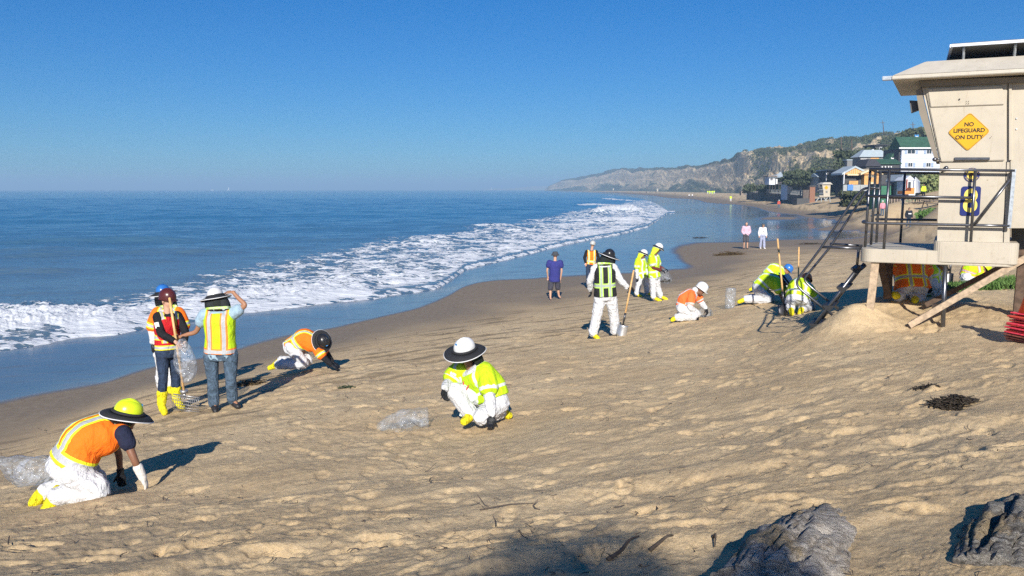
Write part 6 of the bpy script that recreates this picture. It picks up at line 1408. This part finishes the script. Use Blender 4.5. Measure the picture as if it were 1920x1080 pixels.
r, y = house('cottage', 'grey shingled cottage with pale hip roof and white chimney', 1612, 1666, 318, 294.5, 178, 4, 'cabin_grey', 'roof_pale', 'hip', 1.5, .4); block(r, 'timber_panel', 1632, 1648, 296, 304, y - .06, .08, 'plywood'); block(r, 'timber_panel', 1656, 1663, 296, 303, y - .06, .08, 'plywood'); block(r, 'chimney', 1635, 1638.5, 280, 292, y + 2, .6, 'white_paint')
for u0, u1 in ((1614, 1618), (1619, 1626), (1627.5, 1632)): win(r, y, u0, u1, 298, 304)
r, y = house('cabin', 'dark green hillside cabin with flat roof above the grey cottage', 1640, 1662, 290, 273, 215, 6, 'wall_dark', 'roof_dark', 'flat', 0, .5); win(r, y, 1649, 1656, 276, 280)
# plywood house
r, y = house('house', 'plywood-clad house under construction with two pale gables and open porch', 1584, 1640, 345, 325, 128, 3.5, 'wall_dark', None)  # walls darker than the plywood: the shade of the side is in their colour
def gable(r, u0, u1, vb, vt, y, mat, nm='gable', dep=3.5): m = MB(); m.prism([P(u0, vb, y), P(u1, vb, y), P((u0 + u1) / 2, vt, y)], (0, dep, 0)); return m.build(nm, mat, r)
gable(r, 1581, 1627, 327, 315, y - .6, 'plywood'); block(r, 'porch_beam', 1589, 1624, 326.5, 329, y - .9, .3, 'plywood_trim'); block(r, 'porch_post', 1581.5, 1584, 322, 345, y - .8, .3, 'white_paint'); block(r, 'railing_panel', 1592, 1609, 339, 346, y - .9, .15, 'plywood')
block(r, 'side_wing', 1620, 1648, 327, 350, y - 1.2, 2.5, 'plywood'); gable(r, 1617, 1653, 327, 320, y - 1.5, 'plywood', 'gable', 3); win(r, y - 1.25, 1628, 1639, 328, 332, frame='plywood_trim'); block(r, 'door_panel', 1632, 1639, 342, 349, y - 1.3, .08, 'plywood_trim')
for (u0, v0, u1, v1) in ((1579, 328, 1604, 314.5), (1604, 314.5, 1630, 327), (1614, 328, 1635, 319.5), (1635, 319.5, 1656, 327.5)):
    yy_ = y - (.75 if u0 < 1610 else 1.7); a, b = P(u0, v0, yy_), P(u1, v1, yy_); m = MB(); m.prism([a, b, b + W(0, 0, .28), a + W(0, 0, .28)], (0, 4.5, 0)); m.build('roof_slope', 'roof_pale' if u0 < 1610 else 'plywood_trim', r)
for u in range(1586, 1622, 4): m = MB(); a = P(u, 326.5, y - .65); vt_ = 326 - 10.5 * (1 - abs(u - 1604) / 23); b = P(u, vt_, y - .65); m.box(((a.x + b.x) / 2, y - .64, (a.z + b.z) / 2), .05, .06, max(.1, b.z - a.z)); m.build('batten', 'plywood_trim', r)
# mesh fence and tarpaulin below it
f = thing('mesh_fence', 'pale mesh fence hung with blue tarpaulin in front of the plywood house', 'fence', P(1600, 356, 118)); block(f, 'panel', 1581, 1629, 346.5, 358, 118, .08, 'fence_mesh'); block(f, 'tarpaulin', 1589, 1600, 346, 357, 117.8, .1, 'tarp_blue')
for u in (1580, 1596, 1613, 1629): block(f, 'post', u, u + 1.1, 345, 366, 117.9, .12, 'fence_mesh')
f = thing('log_fence', 'palisade of upright logs at the back of the sand, below the striped hut', 'fence', P(1672, 380, 108))
for i in range(9): m = MB(); a = P(1666 + i * 2.7, 382, 108 + .3 * (i % 2)); m.tube([a - W(0, 0, .3), P(1666 + i * 2.7, 369 + (i * 37 % 5) * .6, 108 + .3 * (i % 2))], .085, 8); m.build('log', 'roof_brown', f, True)
# striped hut
r, y = house('hut', 'blue and white striped hut with orange deck at the foot of the slope', 1697, 1716, 362, 338, 116, 2.6, 'cabin_white', None); gable(r, 1695, 1718, 338.5, 329, y - .1, 'cabin_white', dep=3)
for i in range(8): block(r, 'stripe', 1713 + i * 1.6, 1713.8 + i * 1.6, 333 + i * 1.2, 362, y - .15 + i * .3, .1, 'stripe_blue')
m = MB(); a = P(1716, 362, y); b = P(1723.5, 340, y + 4.5); m.prism([P(1716, 362, y), P(1724, 361, y + 2.6), P(1724, 340, y + 2.6), P(1716, 332, y)], (.1, .02, 0)); m.build('side_wall', 'cabin_white', r)
block(r, 'deck', 1695, 1712, 358, 364, y - 2.2, 2, 'orange_wood'); block(r, 'deck_box', 1708, 1715, 352, 364, y - 1.8, 1.2, 'orange_wood'); block(r, 'doorway', 1703, 1708, 341, 358, y - .16, .12, 'window_glass'); block(r, 'door_frame', 1699, 1702, 336, 357, y - .2, .12, 'rust_red')
r, y = house('shed', 'grey-blue shed with pointed roof next to the striped hut', 1687, 1696, 362, 341, 118, 4, 'cabin_grey', 'roof_pale', 'gablex', 1.0, .2)
r, y = house('shed', 'dark green container under the railings beside the log palisade', 1652, 1672, 366, 348, 120, 4, 'green_paint', 'roof_dark', 'flat', 0, .1)
r, y = house('cabin', 'dark timber cabin rising behind the green container', 1650, 1690, 350, 326, 135, 6, 'wall_dark', 'roof_dark', 'flat', 0, .3); 
for u in (1664, 1674, 1682): block(r, 'post', u, u + 1.6, 326, 360, y - .5, .3, 'deck_wood')
# huts beyond, towards the boardwalk
r, y = house('cottage', 'small white box cottage on stilts with pale roof, highest above the boardwalk', 1442, 1453.5, 345, 331, 245, 4, 'cabin_white', 'roof_brown', 'flat', 0, .5, base_drop=.2); win(r, y, 1444, 1449, 333, 338.5)
m = MB(); m.hexa([P(1440, 333, y - .5), P(1472, 333, y - .5), P(1474, 329, y + 9), P(1446, 329, y + 9), P(1455, 329, y + 2), P(1463, 322, y + 3), P(1464, 322, y + 5), P(1456, 327, y + 5)]); m.build('roof_slope', 'roof_pale', r); block(r, 'wing', 1455, 1458, 334, 345, y + .3, 3, 'white_paint'); block(r, 'dark_wall', 1458, 1470, 333, 346, y + 2, 3, 'wall_dark')
for u in (1443, 1448, 1453, 1460): block(r, 'stilt', u, u + 1, 345, 358, y + .5, .3, 'deck_wood')
r, y = house('cottage', 'white cottage with brown gable roof and grey door end behind the boardwalk', 1476, 1492, 360, 344, 218, 5, 'cabin_white', 'roof_brown', 'gablex', .9, .5); block(r, 'grey_end', 1484.5, 1491, 345, 358, y - .1, .15, 'roof_pale')
r, y = house('cottage', 'low dark cottage with two-tone grey roof beside the brown-gabled white one', 1496, 1514, 362, 349, 214, 5, 'wall_dark', 'roof_brown', 'gabley', 1.3, .5); block(r, 'roof_patch', 1509, 1516, 342, 348, y - .3, 1, 'roof_pale'); block(r, 'door_panel', 1500, 1504, 351, 359, y - .1, .1, 'shutter_blue')
r, y = house('shed', 'rust brown plank shed between the low cottage and the far lifeguard tower', 1518, 1528, 370, 350, 196, 2, 'plank_brown', 'wall_dark', 'flat', 0, .2); block(r, 'side_wall', 1505, 1518, 356, 384, y + .4, 2, 'deck_wood')
r, y = house('cabin', 'dark flat-roofed cabin on the slope behind the far lifeguard tower', 1550, 1580, 345, 320, 200, 6, 'wall_dark', 'roof_pale', 'flat', 0, .4); block(r, 'red_cloth', 1572, 1577, 327, 336, y - 3, .5, 'rust_red'); block(r, 'post', 1548.5, 1550.5, 322, 345, y - .3, .3, 'white_paint')
r, y = house('cabin', 'weathered pale cabin with cluttered deck above the far lifeguard tower', 1534, 1558, 345, 332, 205, 5, 'fence_mesh', 'roof_pale', 'gabley', .9, .4); win(r, y, 1537, 1542, 334, 339, glass='wall_dark'); win(r, y, 1546, 1552, 334, 339, glass='wall_dark')
r, y = house('cottage', 'half-hidden grey hut with flat deck among shrubs left of the shingled cottage', 1588, 1604, 316, 301, 190, 5, 'cabin_grey', 'roof_pale', 'flat', 0, .2)
# boardwalk
bw = thing('boardwalk', 'long raised wooden boardwalk with railing along the back of the beach', 'boardwalk', P(1460, 372, 220))
A_ = [(1400, 362.3, 300), (1432, 364.5, 262), (1470, 367, 225), (1504, 370.5, 196)]
for i in range(3):
    (u0, v0, y0), (u1, v1, y1) = A_[i], A_[i + 1]; a, b = P(u0, v0, y0), P(u1, v1, y1); m = MB(); m.hexa([a, b, b + W(.8, 3, 0), a + W(.8, 3, 0), a + W(0, 0, .5), b + W(0, 0, .5), b + W(.8, 3, .5), a + W(.8, 3, .5)]); m.build('deck', 'deck_wood', bw)
    m = MB(); m.hexa([a + W(.3, 1.2, -2.2), b + W(.3, 1.2, -2.4), b + W(.8, 2.9, -2.4), a + W(.8, 2.9, -2.2), a + W(.3, 1.2, -.02), b + W(.3, 1.2, -.02), b + W(.8, 2.9, -.02), a + W(.8, 2.9, -.02)]); m.build('crib_wall', 'wall_dark', bw)
    m = MB(); m.tube([a + W(0, .05, 1.55), b + W(0, .05, 1.55)], .06, 5); m.tube([a + W(0, .05, 1.05), b + W(0, .05, 1.05)], .04, 5); m.build('rail', 'fence_mesh', bw)
    n_ = 16
    for k in range(n_): p_ = a.lerp(b, (k + .5) / n_); m = MB(); m.box(p_ + W(0, .05, 1.0), .10, .10, 1.1); m.build('post', 'fence_mesh', bw)
    for k in range(4): p_ = a.lerp(b, (k + .5) / 4); m = MB(); m.box(p_ + W(.1, .1, -1.2), .3, .3, 2.5); m.build('pile', 'deck_wood', bw)
block(bw, 'end_wall', 1494, 1518, 372, 386, 194, 3, 'wall_dark')
p_ = thing('bulkhead', 'small dark timber bulkhead at the far end of the boardwalk', 'bulkhead', P(1397, 367, 305)); block(p_, 'wall', 1389.5, 1394, 358.5, 366.5, 305, 2, 'roof_brown'); block(p_, 'sign_board', 1396, 1401, 358, 365, 304, 1, 'cabin_grey')
# far lifeguard tower
def small_tower(label, u, vb, k, y, group=None, full=True):
    """k: photo pixels per unit where the tower is 48 units high"""
    r = thing('lifeguard_tower', label, 'lifeguard tower', P(u, vb, y)); B = lambda nm, a, b, c, d, dep, mt, yo=0: block(r, nm, u + a * k, u + b * k, vb - d * k, vb - c * k, y + yo, dep, mt)
    m = MB(); m.prism([P(u - 6 * k, vb - 12 * k, y), P(u + 6.5 * k, vb - 12 * k, y), P(u + 8 * k, vb - 35 * k, y), P(u - 9 * k, vb - 35 * k, y)], (0, 2.2, 0)); m.build('cabin', 'tower_paint', r)
    m = MB(); x0, x1_ = P(u - 13 * k, vb, y).x, P(u + 10 * k, vb, y).x; z0 = P(u, vb - 35 * k, y).z; m.hexa([Vector(q_) for q_ in ((x0, y - .3, z0), (x1_, y - .3, z0), (x1_, y + 2.6, z0), (x0, y + 2.6, z0), (x0 + .7, y + .2, z0 + .42), (x1_ - .3, y + .2, z0 + .42), (x1_ - .3, y + 2, z0 + .42), (x0 + .7, y + 2, z0 + .42))]); m.build('roof', 'roof_paint', r)
    B('platform', -15, 7, 10, 12.5, 2.2, 'tower_paint', -.1)
    if full:
        for a in (-15, -11, -7): B('post', a, a + .5, 12, 25, .06, 'galvanised', -.1)
        for c in (17, 24): B('rail', -15, -6, c, c + .6, .06, 'galvanised', -.12)
        for a, b in (((-14, 10), (-22, 0)), ((-11, 10), (-11, 0)), ((3, 10), (-4, 1)), ((6, 10), (7, -1)), ((-8, 10), (1, 1))): m = MB(); m.tube([P(u + a[0] * k, vb - a[1] * k, y + .3), P(u + b[0] * k, vb - b[1] * k, y + .3)], .10, 6); m.build('leg', 'fence_mesh', r)
        m = MB(); c = P(u - .5 * k, vb - 28.5 * k, y - .06); hh_ = .42; m.prism([c + W(hh_, 0, 0), c + W(0, 0, hh_), c - W(hh_, 0, 0), c - W(0, 0, hh_)], (0, .05, 0)); m.build('sign_plate', 'sign_yellow', r); B('notice', -2, 2, 18, 22, .05, 'cabin_grey', -.06); B('side_window', -17, -10, 28, 36, .1, 'wall_dark', .5)
    else: B('leg', -5, -4, 0, 10, .3, 'tower_paint'); B('leg', 4, 5, 0, 10, .3, 'tower_paint')
small_tower('second cream lifeguard tower with yellow diamond, far down the beach by the huts', 1550, 378, .92, 172)
small_tower('tiny pale watch tower on the far beach under the bluff', 1233, 360.5, .17, 1000, full=False)
small_tower('tiniest white watch tower at the foot of the farthest bluff', 1150, 357.6, .12, 1400, full=False)
# poles, banner
def pole(label, u, v0, v1, y, arm=False, lean=0):
    a, b = P(u, v0, y), P(u + lean, v1, y); r = thing('utility_pole', label, 'utility pole', a); m = MB(); m.tube([a, b], [.22, .14], 8); m.build('shaft', 'pole_wood', r, True)
    if arm: m = MB(); m.box(b - W(0, 0, 1.0), 2.2, .15, .18); m.build('crossarm', 'pole_wood', r)
pole('leaning utility pole on the ridge above the grey cottage', 1657.5, 252, 226, 400, True, -2.5); pole('upright utility pole on the ridge above the white house', 1712.5, 250, 229, 360, True, -1); pole('pale pole among the slope shrubs above the grey cottage', 1597, 290, 262, 230); pole('thin dark pole on the slope farthest from the tower', 1577.5, 285, 256, 250)
r = thing('banner', 'small blue and white banner hanging above the green house roof', 'banner', P(1719, 266, 190)); m = MB(); y = 190; m.prism([P(1715, 252.5, y), P(1723, 252.5, y), P(1722.5, 260, y), P(1719, 266, y), P(1716, 260, y)], (0, .2, 0)); m.build('cloth', 'banner_blue', r); block(r, 'white_patch', 1716.5, 1721.5, 255.5, 259, y - .06, .05, 'white_paint')
m = MB(); m.tube([P(1719, 275, y), P(1719, 252, y)], .05, 6); m.build('pole', 'pole_wood', r)
# picnic tables and clutter near the slope
def picnic(label, u, v):
    b = hit(u, v); r = thing('picnic_table', label, 'picnic table', b, 'picnic tables on the sand by the plants')
    for nm, dx, dy, dz, sx, sy, sz in (('top', 0, 0, .75, 2.2, .8, .08), ('bench', 0, -.75, .45, 2.2, .3, .06), ('bench', 0, .75, .45, 2.2, .3, .06)): m = MB(); m.box(b + W(dx, dy, dz), sx, sy, sz); m.build(nm, 'deck_wood', r)
    for s in (-.8, .8):
        for t_ in (-1, 1): m = MB(); m.tube([b + W(s, t_ * .7, -.05), b + W(s, t_ * .2, .74)], .06, 5); m.build('leg', 'deck_wood', r)
picnic('weathered picnic table nearest the tower cabin', 1748, 389); picnic('weathered picnic table farther from the tower cabin', 1733, 381)
bb_ = hit(1707, 383); r = thing('bicycle', 'green bicycle parked on the sand by the tables', 'bicycle', bb_)
for s in (-.5, .5): m = MB(); m.tube([bb_ + W(s + .33 * math.cos(a_), 0, .34 + .33 * math.sin(a_)) for a_ in np.linspace(0, 6.28, 19)[:-1]], .03, 5, closed=True); m.build('wheel', 'black_shoe', r)
m = MB(); q_ = [bb_ + W(*t_) for t_ in ((-.5, 0, .34), (-.15, 0, .85), (.35, 0, .8), (.0, 0, .34), (-.5, 0, .34))]; m.tube(q_, .03, 5); m.tube([bb_ + W(.5, 0, .34), bb_ + W(.32, 0, 1.0)], .03, 5); m.build('frame', 'green_paint', r); m = MB(); m.box(bb_ + W(-.17, 0, .92), .25, .12, .06); m.build('saddle', 'black_shoe', r)
# shrub masses: dune edge, cactus, ice plant, garden shrubs
def mass(name, us, vs, y, size, mat, n, seed, nl=30, dy=6): 
    r = np.random.RandomState(seed); pts = []
    for _ in range(n): u = r.uniform(*us); k = (u - us[0]) / (us[1] - us[0]); v = r.uniform(vs[0] + (vs[2] - vs[0]) * k, vs[1] + (vs[3] - vs[1]) * k); pts.append(tuple(P(u, v, y + r.uniform(-dy / 2, dy / 2))))
    leaf_mass(name, pts, size * (.7 + .6 * r.rand(n)), mat, nl, seed, kind='stuff')
mass('dune_plants', (1582, 1640), (366, 388, 352, 380), 128, .9, 'scrub_leaf', 120, 1); mass('cactus_patch', (1722, 1760), (345, 362, 322, 368), 126, .8, 'cactus_leaf', 120, 2, 34); mass('ice_plant', (1728, 1762), (406, 413, 393, 412), 78, .6, 'succulent_leaf', 70, 3)
mass('garden_shrubs', (1395, 1480), (350, 362, 346, 362), 260, 1.2, 'dark_leaf', 90, 4); mass('garden_shrubs', (1475, 1600), (325, 350, 318, 345), 212, 1.3, 'dark_leaf', 190, 5); mass('garden_shrubs', (1575, 1690), (290, 316, 282, 312), 195, 1.4, 'dark_leaf', 220, 6); mass('garden_shrubs', (1640, 1765), (335, 362, 330, 356), 140, 1.0, 'dark_leaf', 120, 7); mass('slope_shrubs', (1690, 1765), (250, 275, 243, 275), 260, 1.8, 'scrub_leaf', 120, 8)
# low dark retaining ground behind the huts
# boats
def boat(label, u, v, y, h, cat='sailboat'):
    b = P(u, v, y); b.z = .2; r = thing('sailboat', label, cat, b); m = MB(); m.prism([b + W(-h * .35, 0, .9), b + W(-h * .28, 0, 0), b + W(h * .28, 0, 0), b + W(h * .38, 0, .9)], (0, h * .2, 0)); m.build('hull', 'white_paint', r); m = MB(); m.prism([b + W(.05 * h, 0, 1.6), b + W(-.32 * h, 0, 1.6), b + W(0, 0, h)], (0, .1, 0)); m.build('sail', 'white_paint', r); m = MB(); m.tube([b + W(0.03 * h, 0, .8), b + W(.03 * h, 0, h * 1.05)], .12, 6); m.build('mast', 'white_paint', r)
boat('small white sailboat on the open sea near the horizon', 429, 356, 3600, 15); boat('tiny white sailboat off the harbour beyond the bluff', 922, 356, 5200, 16)
def motor(label, u, y, L): b = P(u, 356, y); b.z = .2; r = thing('motorboat', label, 'motorboat', b); m = MB(); m.prism([b + W(-L / 2, 0, 1.2), b + W(-L * .42, 0, 0), b + W(L * .4, 0, 0), b + W(L / 2, 0, 1.5)], (0, L * .3, 0)); m.build('hull', 'white_paint', r); m = MB(); m.box(b + W(-L * .08, L * .15, 2.2), L * .3, L * .2, 1.9); m.build('cabin', 'white_paint', r)
motor('tiny white motorboat on the horizon beside the sailboat', 398, 3800, 18)
